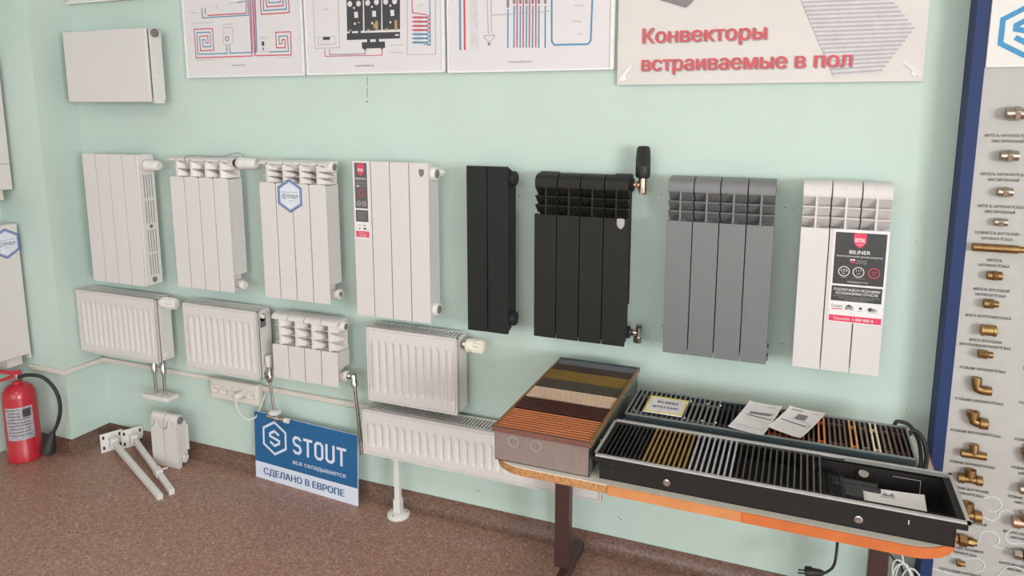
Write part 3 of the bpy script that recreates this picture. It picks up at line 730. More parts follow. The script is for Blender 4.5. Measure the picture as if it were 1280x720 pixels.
# block letters
lw = .0125; lh = .082; z0 = .158
def letter(ch, x, w):
    m = lw/2
    if ch == 'S': b.line([(x+w-m, z0+lh*.78), (x+w-m, z0+lh-.016), (x+w-.016, z0+lh-m), (x+.016, z0+lh-m), (x+m, z0+lh-.016), (x+m, z0+lh*.66), (x+.014, z0+lh*.53), (x+w-.014, z0+lh*.47), (x+w-m, z0+lh*.34), (x+w-m, z0+.016), (x+w-.016, z0+m), (x+.016, z0+m), (x+m, z0+.016), (x+m, z0+lh*.22)], lw, 1)
    if ch == 'T': b.line([(x, z0+lh-m), (x+w, z0+lh-m)], lw, 1); b.line([(x+w/2, z0), (x+w/2, z0+lh-lw)], lw, 1)
    if ch == 'O': b.line([(x+m, z0+.016), (x+m, z0+lh-.016), (x+.016, z0+lh-m), (x+w-.016, z0+lh-m), (x+w-m, z0+lh-.016), (x+w-m, z0+.016), (x+w-.016, z0+m), (x+.016, z0+m)], lw, 1, True)
    if ch == 'U': b.line([(x+m, z0+lh), (x+m, z0+.016), (x+.016, z0+m), (x+w-.016, z0+m), (x+w-m, z0+.016), (x+w-m, z0+lh)], lw, 1)
for ch in 'STOUT':
    letter(ch, x, .050); x += .0605
b.text('все складывается', .222, .110, .288, .0215, 1, .008)
Q(b, -.0050)
b.text('СДЕЛАНО В ЕВРОПЕ', .050, .025, .452, .031, 2, .028)
b.build('printing', [BLUE, SIGNW, SIGNN], bd)

# ---------------------------------------------------------------- posters and banner above the radiators
PD={'A':[('r',0.0045,[(-2.132,1.8605),(-2.4368,1.8608),(-2.4369,1.9797),(-2.3354,1.9783),(-2.3358,1.8902),(-2.4094,1.8892),(-2.4088,1.9493),(-2.364,1.9499),(-2.3641,1.9208),(-2.3771,1.9198)]),('b',0.0045,[(-2.1298,1.8751),(-2.2493,1.8749),(-2.249,1.9079)]),('b',0.0045,[(-2.2639,1.9084),(-2.2655,1.8745),(-2.4243,1.8753),(-2.4234,1.9649),(-2.3512,1.964),(-2.3491,1.9052),(-2.3932,1.9048),(-2.3942,1.9341),(-2.3794,1.9345),(-2.3782,1.9212)]),('r',0.0045,[(-2.1181,1.8614),(-1.9349,1.8595),(-1.9337,1.9495),(-2.0066,1.9502),(-2.0073,1.8891),(-1.9634,1.8886),(-1.963,1.9203),(-1.9763,1.9204),(-1.9784,1.9048)]),('b',0.0045,[(-2.0425,1.8744),(-1.9483,1.8734),(-1.9489,1.9341),(-1.9921,1.934),(-1.9918,1.9035),(-1.9784,1.9048)]),('r',0.0045,[(-2.1479,2.1092),(-2.151,2.0316),(-2.3578,2.0325)]),('b',0.0045,[(-2.1394,2.1087),(-2.1412,2.0237),(-2.386,2.0239)]),('g',0.0045,[(-2.386,2.0239),(-2.3866,2.0646)]),('g',0.0045,[(-2.3672,2.0636),(-2.3677,2.0375)]),('r',0.0045,[(-2.132,2.1083),(-2.1343,1.8619)]),('b',0.0045,[(-2.124,2.1078),(-2.1298,1.8751)]),('r',0.0045,[(-2.1161,2.1074),(-2.1194,1.8601)]),('r',0.0045,[(-2.1081,2.1069),(-2.114,1.8702)]),('b',0.0045,[(-2.1014,2.1065),(-2.1068,1.8753)]),('b',0.0045,[(-2.1966,2.077),(-2.156,2.0783)]),('r',0.0045,[(-2.0755,2.105),(-2.0745,2.0236),(-1.9346,2.0237),(-1.9344,2.0969)]),('b',0.0045,[(-2.0609,2.1042),(-2.0611,2.0372),(-1.9479,2.0381),(-1.9485,2.0977)]),('r',0.0045,[(-2.0464,2.1034),(-2.0455,2.0516),(-1.9624,2.0516),(-1.9627,2.0985)]),('b',0.0045,[(-2.0331,2.1026),(-2.0322,2.066),(-1.9757,2.066),(-1.9758,2.0993)]),('l',0.002,[(-2.2783,1.9787),(-2.2279,1.9788),(-2.2298,1.9118),(-2.2798,1.9111),(-2.2783,1.9787)]),('l',0.002,[(-2.4445,2.0038),(-2.3259,2.0032)]),('l',0.002,[(-2.4441,1.9946),(-2.4384,1.9898)]),('l',0.002,[(-2.2802,1.9913),(-2.2267,1.9935)]),('l',0.002,[(-2.091,1.9358),(-2.05,1.93)]),('l',0.002,[(-2.0898,1.9279),(-2.0644,1.9261)]),('l',0.002,[(-2.0161,1.849),(-1.9218,1.8491)]),('l',0.002,[(-2.4327,1.8514),(-2.3343,1.8517)]),('l',0.002,[(-2.4513,2.0497),(-2.4085,2.0454)]),('l',0.002,[(-2.309,2.074),(-2.2986,2.0557)]),('l',0.002,[(-2.2377,2.0756),(-2.1966,2.077)]),('l',0.002,[(-2.0964,1.8759),(-2.0738,1.8735)]),('l',0.002,[(-2.068,1.8751),(-2.0453,1.8753)]),('k',0.012,[(-2.073,1.9167),(-2.0736,1.9)]),('g',0.007,[(-2.0736,1.8921),(-2.0732,1.8814)])],'B':[('l',0.002,[(-1.8171,2.0904),(-1.8183,1.8809),(-1.7015,1.8807),(-1.6998,2.0836)]),('l',0.002,[(-1.801,1.9235),(-1.7214,1.924),(-1.7202,1.895),(-1.8014,1.8951),(-1.801,1.9235)]),('l',0.002,[(-1.4767,1.882),(-1.4157,1.8821)]),('l',0.002,[(-1.4799,1.8573),(-1.4165,1.853)]),('l',0.002,[(-1.3998,1.8455),(-1.2811,1.8434),(-1.2769,2.0592)]),('l',0.002,[(-1.3998,1.8455),(-1.3952,2.066)]),('l',0.002,[(-1.7743,2.0268),(-1.7452,2.0275)]),('l',0.002,[(-1.3523,2.0205),(-1.3264,2.0216)]),('r',0.0028,[(-1.7714,1.8752),(-1.7717,1.8493),(-1.51,1.8465),(-1.5092,1.8714)]),('g',0.0028,[(-1.749,1.8766),(-1.749,1.8552),(-1.5851,1.8536),(-1.5844,1.8716)]),('r',0.0035,[(-1.3748,2.0648),(-1.3742,1.996),(-1.3132,1.9859)]),('b',0.0035,[(-1.3013,2.0606),(-1.3015,1.8771),(-1.3296,1.8801)]),('r',0.0035,[(-1.3039,1.9834),(-1.3107,1.979),(-1.3283,1.9763),(-1.3502,1.9758),(-1.3679,1.9771),(-1.3747,1.9792),(-1.3678,1.9807),(-1.3501,1.9804),(-1.3283,1.9779),(-1.3108,1.9736),(-1.3042,1.9685),(-1.311,1.964),(-1.3287,1.9613),(-1.3505,1.9607),(-1.3683,1.962),(-1.375,1.9641),(-1.3682,1.9656),(-1.3504,1.9654),(-1.3286,1.9629),(-1.3111,1.9586),(-1.3045,1.9535),(-1.3113,1.949),(-1.329,1.9462),(-1.3509,1.9456),(-1.3687,1.9469),(-1.3754,1.949),(-1.3686,1.9505),(-1.3508,1.9503),(-1.329,1.9479),(-1.3114,1.9436),(-1.3049,1.9386),(-1.3117,1.934),(-1.3293,1.9312),(-1.3513,1.9305),(-1.369,1.9318),(-1.3758,1.9339),(-1.369,1.9354),(-1.3511,1.9352),(-1.3293,1.9328),(-1.3118,1.9286),(-1.3052,1.9235)]),('b',0.0035,[(-1.3052,1.9235),(-1.312,1.919),(-1.3297,1.9162),(-1.3516,1.9155),(-1.3694,1.9168),(-1.3762,1.9189),(-1.3693,1.9204),(-1.3515,1.9203),(-1.3296,1.918),(-1.3121,1.9138),(-1.3055,1.9088),(-1.3123,1.9043),(-1.33,1.9014),(-1.352,1.9007),(-1.3698,1.9019),(-1.3766,1.904),(-1.3697,1.9056),(-1.3519,1.9055),(-1.33,1.9033),(-1.3124,1.8991),(-1.3058,1.8941),(-1.3126,1.8895),(-1.3304,1.8866),(-1.3523,1.8858),(-1.3702,1.887),(-1.377,1.8891),(-1.3701,1.8907),(-1.3522,1.8907),(-1.3303,1.8885),(-1.3127,1.8843),(-1.3061,1.8793)]),('k',0.011,[(-1.7772,1.9175),(-1.7449,1.9172)])],'Bf':[('k',[(-1.6619,2.0897),(-1.6645,1.9396),(-1.5919,1.9401),(-1.5881,2.0854)]),('k',[(-1.5831,2.0851),(-1.5854,1.9386),(-1.5108,1.9398),(-1.5069,2.0806)]),('k',[(-1.503,2.0804),(-1.5049,1.9395),(-1.4295,1.9394),(-1.4255,2.0758)]),('k',[(-1.6658,1.9333),(-1.6669,1.908),(-1.4305,1.9059),(-1.4298,1.9296)]),('k',[(-1.5997,1.8973),(-1.5986,1.8733),(-1.4962,1.8731),(-1.4964,1.8967)]),('k',[(-1.653,1.9433),(-1.6535,1.9307),(-1.6422,1.9303),(-1.6417,1.9429)]),('k',[(-1.6142,1.9418),(-1.6146,1.9309),(-1.6024,1.9305),(-1.602,1.9413)]),('k',[(-1.5753,1.9111),(-1.5754,1.8952),(-1.5608,1.8947),(-1.5617,1.9106)]),('k',[(-1.5367,1.9097),(-1.5362,1.8952),(-1.5223,1.8951),(-1.5228,1.9092)]),('k',[(-1.5904,1.8739),(-1.5907,1.8676),(-1.5805,1.8673),(-1.5803,1.8736)]),('k',[(-1.514,1.8741),(-1.5143,1.8674),(-1.5053,1.868),(-1.5051,1.8738)]),('w',[(-1.6296,2.0113),(-1.629,1.9892),(-1.6122,1.9892),(-1.6123,2.0113)]),('w',[(-1.549,2.011),(-1.5483,1.9892),(-1.5319,1.9893),(-1.5321,2.011)]),('w',[(-1.4691,2.0104),(-1.4684,1.9887),(-1.4523,1.9888),(-1.4526,2.0103)]),('w',[(-1.4509,1.9214),(-1.4511,1.9157),(-1.4355,1.9159),(-1.4354,1.9216)]),('o',[(-1.5364,1.9738),(-1.5366,1.9408),(-1.5246,1.9411),(-1.5245,1.9737)]),('o',[(-1.4518,1.9729),(-1.4519,1.9362),(-1.4403,1.9365),(-1.4401,1.9728)]),('o',[(-1.5457,1.9639),(-1.5453,1.9474),(-1.5333,1.9477),(-1.5338,1.9638)]),('o',[(-1.5735,1.9452),(-1.5728,1.9377),(-1.5607,1.938),(-1.5614,1.9451)]),('o',[(-1.4938,1.9453),(-1.4931,1.9378),(-1.4812,1.9382),(-1.482,1.9452)]),('o',[(-1.6159,1.9728),(-1.6151,1.9686),(-1.6029,1.9689),(-1.6037,1.9727)]),('o',[(-1.6555,1.9455),(-1.6547,1.9405),(-1.6423,1.9408),(-1.6431,1.9455)])],'Bd':[(-1.6462,2.0412),(-1.6071,2.0404),(-1.5658,2.0411),(-1.527,2.0419),(-1.4867,2.0409),(-1.4478,2.04)],'Bs':[(-1.6275,2.0257),(-1.5474,2.0257),(-1.4672,2.0257),(-1.6263,1.9674),(-1.5486,1.9661),(-1.4686,1.9655)],'C':[('b',0.0075,[(-1.1787,2.0578),(-1.1798,1.8556)]),('r',0.0075,[(-1.1613,2.0568),(-1.1613,1.855)]),('b',0.005,[(-0.9921,1.9897),(-0.993,1.8569)]),('b',0.005,[(-0.9687,1.9999),(-0.9694,1.8561)]),('b',0.005,[(-0.9455,1.9987),(-0.946,1.8554)]),('b',0.005,[(-0.9224,1.9975),(-0.9227,1.8547)]),('b',0.005,[(-0.8995,1.9964),(-0.8996,1.854)]),('b',0.005,[(-0.8768,1.9952),(-0.8766,1.8533)]),('b',0.005,[(-0.8535,1.994),(-0.8531,1.8525)]),('r',0.005,[(-0.9575,2.0449),(-0.9581,1.8578)]),('r',0.005,[(-0.9344,2.0435),(-0.9347,1.8571)]),('r',0.005,[(-0.9115,2.0422),(-0.9115,1.8564)]),('r',0.005,[(-0.888,2.0408),(-0.8877,1.8556)]),('b',0.006,[(-0.8307,2.0375),(-0.8292,1.8752),(-0.8196,1.8622),(-0.7,1.8609),(-0.6904,1.8718),(-0.6864,2.029)]),('l',0.003,[(-1.0729,2.0516),(-1.0676,1.9076)]),('l',0.003,[(-1.0575,2.0507),(-1.0552,1.9106)]),('l',0.003,[(-1.0848,1.9028),(-1.0444,1.9033),(-1.0444,1.8964),(-1.0584,1.8831),(-1.0709,1.8836),(-1.0848,1.8958),(-1.0848,1.9028)]),('l',0.003,[(-1.0556,1.9724),(-0.8352,1.9752)]),('l',0.003,[(-0.7484,1.9905),(-0.7182,1.9876)]),('l',0.003,[(-0.7561,1.9386),(-0.7223,1.9358)]),('l',0.003,[(-0.7343,1.8963),(-0.7216,1.8958)]),('g',0.01,[(-1.0654,1.8785),(-1.0647,1.8688)]),('g',0.009,[(-0.992,2.0469),(-0.9921,1.9944)]),('g',0.009,[(-0.9687,2.0455),(-0.9687,2.0067)]),('g',0.009,[(-0.9456,2.0442),(-0.9455,2.0054)]),('g',0.009,[(-0.9226,2.0428),(-0.9225,2.0042)]),('g',0.009,[(-0.8998,2.0415),(-0.8996,2.003)]),('g',0.009,[(-0.8771,2.0402),(-0.8768,2.0018)]),('g',0.009,[(-0.8538,2.0388),(-0.8535,2.0006)])],'Cf':[('l2',[(-1.1407,2.0556),(-1.1405,1.8579),(-1.1071,1.8583),(-1.1094,2.0537)])],'N':[(-0.0468,1.9916),(0.0146,1.855),(0.0335,1.8192),(0.069,1.7391),(0.1921,1.7486),(0.2727,1.8736),(0.1906,1.9778)],'N2':[(-0.4675,2.0038),(-0.4606,1.991),(-0.3771,1.9631),(-0.353,1.9851),(-0.3473,1.997)],'Ns':[[(-0.0388,1.9738),(0.1961,1.9708)],[(-0.0332,1.9613),(0.2058,1.9585)],[(-0.0276,1.9488),(0.2154,1.9464)],[(-0.022,1.9364),(0.225,1.9342)],[(-0.0163,1.9239),(0.2346,1.922)],[(-0.0107,1.9114),(0.2441,1.9099)],[(-0.0051,1.8989),(0.2537,1.8978)],[(0.0005,1.8865),(0.2632,1.8857)],[(0.0061,1.874),(0.2727,1.8736)],[(0.0117,1.8615),(0.2654,1.8622)],[(0.0174,1.849),(0.258,1.8507)],[(0.0232,1.8365),(0.2506,1.8392)],[(0.0291,1.8241),(0.2431,1.8276)],[(0.035,1.8116),(0.2356,1.816)],[(0.0408,1.7991),(0.2281,1.8044)],[(0.0467,1.7866),(0.2205,1.7926)],[(0.0526,1.7742),(0.2129,1.7809)],[(0.0584,1.7617),(0.2053,1.769)],[(0.0643,1.7492),(0.1976,1.7572)]]}
POSTER = mat('poster_sheet', (216, 210, 213), .4, var=.012, scale=6)
FRAME = mat('white_poster_frame', (226, 226, 226), .35)
PM = [PRN_RED, PRN_BLUE, PRN_GREY, PRN_DARK, mat('outline_print', (174, 170, 175), .6), PRN_OCHRE, POSTER, PRN_LIGHT]
PI_ = {'r': 0, 'b': 1, 'g': 2, 'k': 3, 'l': 4, 'o': 5, 'w': 6, 'l2': 7}
def poster(label, x0, x1, z0, lines, fills=(), extra=None):
    t = thing('poster', label, 'poster', (x0, 0, z0), group='heating diagram posters')
    w = x1-x0; h = .62
    MB().box(0, w, -.018, 0, 0, h).build('panel', POSTER, t)
    f = MB(); f.box(w-.012, w, -.0235, -.018, 0, h).box(0, .006, -.0225, -.018, 0, h).box(0, w, -.021, -.018, 0, .006).box(0, w, -.021, -.018, h-.006, h); f.build('frame', FRAME, t)
    b = MB(); b.M = wallM(-x0, -.0184, -z0)
    for c, pts in fills: b.poly(pts, PI_[c], 0)
    for i, (c, wd, pts) in enumerate(lines): b.line(pts, wd, PI_[c], False, .0002+.00001*i)
    if extra: extra(b)
    b.build('printing', PM, t)
def e1(b):
    b.ring(-2.2595, 1.934, .009, .0025, 3); b.text('www.stout.ru', -2.245, 1.822-.0, .075, .009, 2)
def e2(b):
    for x, z in PD['Bd']: b.disc(x, z, .0105, 6, 16, .001); b.ring(x, z, .0105, .0012, 4, 16, .0012)
    for x, z in PD['Bs']: b.disc(x, z, .0045, 6, 12, .001)
    b.text('www.stout.ru', -1.632, 1.806, .085, .010, 2); 
def e3(b): b.text('www.stout.ru', -.99, 1.805, .085, .010, 2)
poster('white poster with red and blue underfloor pipe spirals, leftmost of the three', -2.493, -1.869, 1.777, PD['A'], (), e1)
poster('white poster with dark pump modules and a coiled pipe drawing, middle of the three', -1.861, -1.241, 1.778, PD['B'], PD['Bf'], e2)
poster('white poster with vertical red and blue manifold pipes, beside the banner', -1.231, -.609, 1.775, PD['C'], PD['Cf'], e3)
# banner
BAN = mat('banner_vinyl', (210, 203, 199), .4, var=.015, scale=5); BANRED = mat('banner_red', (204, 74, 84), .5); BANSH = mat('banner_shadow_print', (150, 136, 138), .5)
t = thing('banner', 'white vinyl banner with red Cyrillic lettering and a grey grille picture', 'banner', (-.597, 0, 1.724))
bw = .902
vs = []; fs = []; nx, nz = 28, 14; H = .62
for j in range(nz+1):
    for i in range(nx+1):
        x = i/nx*bw; z = j/nz*H
        e = min(1, min(i, nx-i)/2)*min(1, min(j, nz-j)/2)
        vs.append((x, -.016-.0012*e*math.sin(i*1.7+j*.9)*math.sin(j*1.3), z))
for j in range(nz):
    for i in range(nx): a = j*(nx+1)+i; fs.append((a, a+1, a+nx+2, a+nx+1))
b = MB(); b.add(vs, fs); b.box(0, bw, -.0145, -.004, .0, H); b.build('sheet', BAN, t)
b = MB(); b.M = wallM(.597, -.0182, -1.724)
b.poly(PD['N'], 0); 
b.M = wallM(.597, -.0184, -1.724)
for p in PD['Ns']: b.line(p, .0062, 1)
b.poly(PD['N2'], 2)
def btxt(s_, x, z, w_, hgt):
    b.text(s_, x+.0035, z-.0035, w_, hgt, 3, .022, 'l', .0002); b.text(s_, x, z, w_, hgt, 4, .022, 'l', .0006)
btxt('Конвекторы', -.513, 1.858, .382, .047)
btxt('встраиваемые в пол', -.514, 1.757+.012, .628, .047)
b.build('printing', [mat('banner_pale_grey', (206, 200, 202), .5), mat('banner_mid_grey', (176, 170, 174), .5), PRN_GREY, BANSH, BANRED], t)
b = MB()
for x in (.022, bw-.022): b.lathe((x, -.016, .024), (0, -1, 0), [(0, .009), (.003, .0085), (.003, .005), (.001, .0045)], 18)
pieces(b, 'eyelet', CHROME, t)
TAPE = mat('clear_tape', (220, 214, 210), .15); b = MB()
for x, a in ((.028, .9), (bw-.03, -.7)):
    b.M = wallM(x, -.0188, .038) @ Matrix.Rotation(a, 4, 'Z'); b.box(-.03, .03, -.006, .006, 0, .0004)
pieces(b, 'tape', TAPE, t)
t = thing('wall_board', 'blank off-white board at the top left corner above the flat panel radiator', 'board', (-3.192, 0, 2.121))
b = MB(); b.box(0, .62, -.022, 0, 0, .62); b.build('panel', OFFW, t, bevel=.004)
f = MB(); f.box(.0, .62, -.025, -.022, .0, .006); f.build('edge_strip', FRAME, t)

# ---------------------------------------------------------------- table
TT = .670
TOP = mat('grey_laminate', (206, 202, 190), .45, var=.06, scale=120); ORANGE = mat('orange_edging', (190, 102, 52), .45, var=.10, scale=14); CHIP = mat('chipboard', (176, 126, 82), .9, var=.35, scale=160); LEGM = mat('brown_painted_steel', (70, 46, 42), .4, var=.1)
TX0, TX1, TY0, TY1 = -.776, .380, -.709, -.045
t = thing('display_table', 'low table with grey top, orange edging and brown steel legs at the wall', 'table', (0, 0, 0))
def rounded(x0, x1, y0, y1, r, n=7):
    P = []
    for cx, cy, a in ((x1-r, y0+r, -PI/2), (x1-r, y1-r, 0), (x0+r, y1-r, PI/2), (x0+r, y0+r, PI)):
        for k in range(n+1): q = a+PI/2*k/n; P.append((cx+r*math.cos(q), cy+r*math.sin(q)))
    return P
rc = rounded(TX0, TX1, TY0, TY1, .105)
b = MB(); b.prism(rc, 'z', TT-.003, TT); b.build('table_top', TOP, t)
b = MB(); b.prism(rounded(TX0+.001, TX1-.001, TY0+.001, TY1-.001, .105), 'z', TT-.026, TT-.003); b.build('chipboard_core', CHIP, t)
def edging(name, pts, m):
    b = MB(); n = len(pts); vs = []
    for i, (x, y) in enumerate(pts):
        a = pts[max(0, i-1)]; c = pts[min(n-1, i+1)]; d = Vector((c[0]-a[0], c[1]-a[1])).normalized(); nn = Vector((d.y, -d.x))
        for off in (0, .0035):
            for z in (TT-.027, TT-.0005): vs.append((x+nn.x*off, y+nn.y*off, z))
    fs = []
    for i in range(n-1):
        o = 4*i; p = o+4
        fs += [(o+2, p+2, p+3, o+3), (o+1, o+3, p+3, p+1), (o, p, p+2, o+2), (o, o+1, p+1, p)]
    fs += [(0, 2, 3, 1), (4*n-4, 4*n-3, 4*n-1, 4*n-2)]
    b.add(vs, fs); return b.build(name, m, t)
edging('edge_strip', [(-.425, TY0), (-.09, TY0)], mat('light_orange_edging', (198, 130, 80), .45, var=.10, scale=14))
edging('edge_strip', [(-.089, TY0)]+rc[0:16]+[(.2, TY1)], ORANGE)
for x in (-.699, .275):
    b = MB(); b.box(x-.026, x+.026, -.248, -.204, .06, TT-.05); b.build('leg', LEGM, t, bevel=.004)
    b = MB(); b.box(x+.012-.018, x+.012+.018, -.58, -.058, .024, .06); fo = b.build('foot_bar', LEGM, t, bevel=.004)
    b = MB()
    for y in (-.56, -.40): b.box(x-.004, x+.028, y-.02, y+.02, 0, .024)
    pieces(b, 'foot_pad', RUBBER, fo)
    b = MB(); b.box(x-.02, x+.02, -.60, -.10, TT-.056, TT-.026); b.build('top_bar', LEGM, t, bevel=.003)
b = MB(); b.box(-.68, .255, -.24, -.215, TT-.09, TT-.05); b.build('cross_bar', LEGM, t)

# ---------------------------------------------------------------- convectors on the table
GALV = mat('grey_brown_case', (138, 122, 116), .4, .15, var=.08, scale=90); GALV2 = mat('grey_green_case', (104, 116, 114), .4, .3, var=.06)
def slats_y(b, ys, x0, x1, z, wd, hgt, mi=0):
    for y in ys: b.box(x0, x1, y-wd/2, y+wd/2, z-hgt, z, mi)
t = thing('floor_convector', 'deep floor convector box with a grille of wooden and coloured slats, leftmost on the table', 'convector', (-.762, -.697, TT))
bw, bl, zt = .286, .607, .100
b = MB(); b.box(.006, bw-.006, .006, .0075, 0, zt-.006); b.build('front_plate', GALV, t)
b = MB(); b.box(.006, .0075, .006, bl-.006, 0, zt-.006).box(bw-.0075, bw-.006, .006, bl-.006, 0, zt-.006).box(.006, bw-.006, bl-.0075, bl-.006, 0, zt-.006).box(.006, bw-.006, .006, bl-.006, 0, .002); b.build('case', GALV2, t)
b = MB()
for x in (.062, .128): b.ring(0, 0, .016, .0012, 0) if False else b.lathe((x, .0062, .062), (0, -1, 0), [(0, .0155), (.0012, .0155), (.0012, .0142), (0, .0142)], 28, 0, False)
pieces(b, 'knockout', LBL_PALE, t)
b = MB(); b.box(0, bw, 0, .011, zt-.014, zt); b.build('front_rail', mat('walnut_rail', (112, 74, 62), .5, var=.15), t, bevel=.001)
b = MB(); b.box(0, .006, .011, bl, zt-.012, zt+.001).box(bw-.008, bw, .011, bl, zt-.012, zt+.001); pieces(b, 'side_rail', mat('bronze_rail', (142, 108, 70), .4, .3), t, 1, bevel=.001)
b = MB(); b.box(0, bw, bl-.006, bl, zt-.012, zt+.002); b.build('back_rail', mat('steel_blue_rail', (66, 80, 88), .4, .4), t)
gr = [('orange_brown_grille', (204, 124, 80), .014, .150, .0150, .0078), ('dark_red_grille', (78, 42, 36), .155, .243, .0126, .0068), ('cream_grille', (226, 196, 170), .247, .332, .0122, .0070), ('olive_grey_grille', (82, 74, 64), .337, .410, .0104, .0052), ('gold_grille', (152, 122, 62), .414, .497, .0104, .0052), ('brown_grille', (76, 58, 52), .501, .553, .0102, .0052), ('grey_grille', (122, 124, 130), .557, .600, .0088, .005)]
for nm, col, y0, y1, st, wd in gr:
    b = MB(); k = 0; y = y0+wd/2
    while y < y1: b.box(.007, bw-.009, y-wd/2, y+wd/2, zt-.0020, zt-.001); b.box(.007, bw-.009, y+wd*.1, y+wd*.4, zt-.018, zt-.0020); y += st
    for x in (.07, bw-.08): b.box(x-.002, x+.002, y0, y1, zt-.012, zt-.006)
    b.build('grille', mat(nm, col, .5, .25 if nm in ('gold_grille', 'grey_grille') else 0, var=.08, scale=12), t, bevel=.0008)
b = MB(); b.box(.02, bw-.02, .02, bl-.02, .004, .04)
for k in range(40): b.box(.03, bw-.03, .02+k*.0142, .021+k*.0142, .04, .07)
b.build('heat_exchanger', DARK, t)
b = MB()
for y, z in ((.12, .055), (.47, .055), (.40, .075)): b.lathe((bw-.006, y, z), (1, 0, 0), [(0, .0045), (.002, .004)], 10)
pieces(b, 'side_screw', CHROME, t)

STEELB = mat('slate_blue_case', (72, 84, 88), .45, .25, var=.06); ALU = mat('aluminium', (190, 188, 186), .42, .35, var=.06); SATIN = mat('satin_silver_slat', (140, 140, 138), .42, .3, var=.08)
TRAY = mat('black_tray', (33, 30, 29), .5, var=.15, scale=200, spec=.3)
# back convector
t = thing('floor_convector', 'narrow slate-grey floor convector with mixed sample slats, at the back of the table', 'convector', (-.452, -.405, TT))
L, D, H = .772, .208, .068
b = MB(); b.box(0, L, 0, .0015, 0, H).box(0, L, D-.0015, D, 0, H).box(0, .0015, 0, D, 0, H).box(L-.0015, L, 0, D, 0, H).box(0, L, 0, D, 0, .002); b.build('case', STEELB, t)
b = MB(); b.box(-.001, L+.001, -.001, .0045, H, H+.004).box(-.001, L+.001, D-.0045, D+.001, H, H+.004).box(-.001, .004, 0, D, H, H+.004).box(L-.004, L+.001, 0, D, H, H+.004); b.build('rim', mat('grey_green_rim', (128, 134, 132), .42, .2), t)
def slats(nm, m, x0, x1, n, wd=.0045, cross=None):
    b = MB(); st = (x1-x0)/n
    for k in range(n): x = x0+st*(k+.5); b.box(x-wd/2, x+wd/2, .006, D-.006, H-.0005, H+.001); b.box(x-wd*.2, x+wd*.2, .006, D-.006, H-.014, H-.0005)
    for y in (.038, D-.038): b.box(x0+st*.3, x1-st*.3, y-.003, y+.003, H-.011, H-.004)
    return b.build('grille', m, t)
slats('', SATIN, .006, .264, 17, .0058)
slats('', mat('gunmetal_slat', (70, 70, 72), .45, .4), .264, .400, 9)
MW = [('terracotta_slat', (150, 84, 58)), ('umber_slat', (92, 66, 54)), ('orange_slat', (206, 122, 68)), ('brown_slat', (104, 76, 62)), ('honey_slat', (208, 148, 92)), ('grey_brown_slat', (126, 110, 94)), ('cream_slat', (224, 208, 178)), ('taupe_slat', (120, 98, 82)), ('dark_umber_slat', (84, 58, 50))]
xs = [.400, .505, .525, .553, .594, .616, .642, .663, .685, L-.006]; ns = [7, 1, 2, 3, 2, 2, 2, 2, 2, 4]
seq = [('terracotta_slat', .400, .506, 7), ('umber_slat', .506, .531, 2), ('orange_slat', .531, .560, 2), ('brown_slat', .560, .614, 4), ('honey_slat', .614, .642, 2), ('grey_brown_slat', .642, .670, 2), ('cream_slat', .670, .697, 2), ('taupe_slat', .697, .725, 2), ('dark_umber_slat', .725, L-.006, 3)]
MWd = dict(MW)
for nm, x0, x1, n in seq: slats('', mat(nm, MWd[nm], .5, var=.15), x0, x1, n, .0050)
b = MB(); b.box(.01, L-.01, .01, D-.01, .003, .035)
for k in range(60): b.box(.012+k*.0125, .013+k*.0125, .03, D-.03, .035, .048)
b.build('heat_exchanger', DARK, t)
b = MB()
for x in (.03, .36, .63, .74): b.lathe((x, .0005, .045), (0, -1, 0), [(0, .0035), (.002, .003)], 10)
for x in (.02, .07, .12, .17, .22, .26): 
    for y in (.038, D-.038): b.lathe((x, y, H+.0005), (0, 0, 1), [(0, .003), (.0015, .0025)], 8)
pieces(b, 'screw', CHROME, t)
# front convector
t = thing('floor_convector', 'long black floor convector tray, half covered by slats, at the front of the table', 'convector', (-.455, -.683, TT))
L, D, H = .822, .190, .074
b = MB(); b.box(0, L, 0, .0015, 0, H).box(0, L, D-.0015, D, 0, H).box(0, .0015, 0, D, 0, H).box(L-.0015, L, 0, D, 0, H).box(0, L, 0, D, 0, .002); b.build('tray', TRAY, t)
b = MB(); zz = (H-.001, H+.0035)
b.box(-.012, L+.022, -.024, -.014, *zz).box(-.012, L+.022, D+.0145, D+.0245, *zz).box(-.012, -.006, -.024, D+.024, *zz).box(L+.014, L+.022, -.024, D+.024, *zz)
b.build('rim', ALU, t)
b = MB(); b.box(-.008, L+.016, -.018, 0.0015, H-.004, H-.001).box(-.008, L+.016, D-.0015, D+.018, H-.004, H-.001).box(-.008, .0015, 0, D, H-.004, H-.001).box(L-.0015, L+.018, 0, D, H-.004, H-.001); b.box(-.009, L+.017, -.0195, -.0185, H-.018, H).box(-.009, L+.017, D+.0185, D+.0195, H-.018, H).box(-.010, -.009, -.0195, D+.0195, H-.018, H).box(L+.017, L+.018, -.0195, D+.0195, H-.018, H); b.build('flange', TRAY, t)
b = MB(); b.box(.60, L+.014, D+.004, D+.0145, H-.016, H+.003); b.build('inner_rail', SATIN, t)
for m, x0, x1, n, wd in ((mat('black_slat', (40, 40, 40), .45), .0, .110, 9, .0045), (mat('gold_slat', (182, 146, 88), .4, .5), .110, .226, 9, .0048), (mat('bright_silver_slat', (188, 187, 190), .4, .3), .226, .340, 8, .0050), (mat('bronze_black_slat', (72, 68, 62), .4, .35), .340, .548, 14, .0045)):
    b = MB(); st = (x1-x0)/n
    for k in range(n): x = x0+st*(k+.5); b.box(x-wd/2, x+wd/2, -.012, D+.012, H-.0005, H+.001); b.box(x-wd*.2, x+wd*.2, -.012, D+.012, H-.014, H-.0005)
    b.build('grille', m, t)
b = MB(); b.box(.01, .60, .02, D-.02, .01, .045)
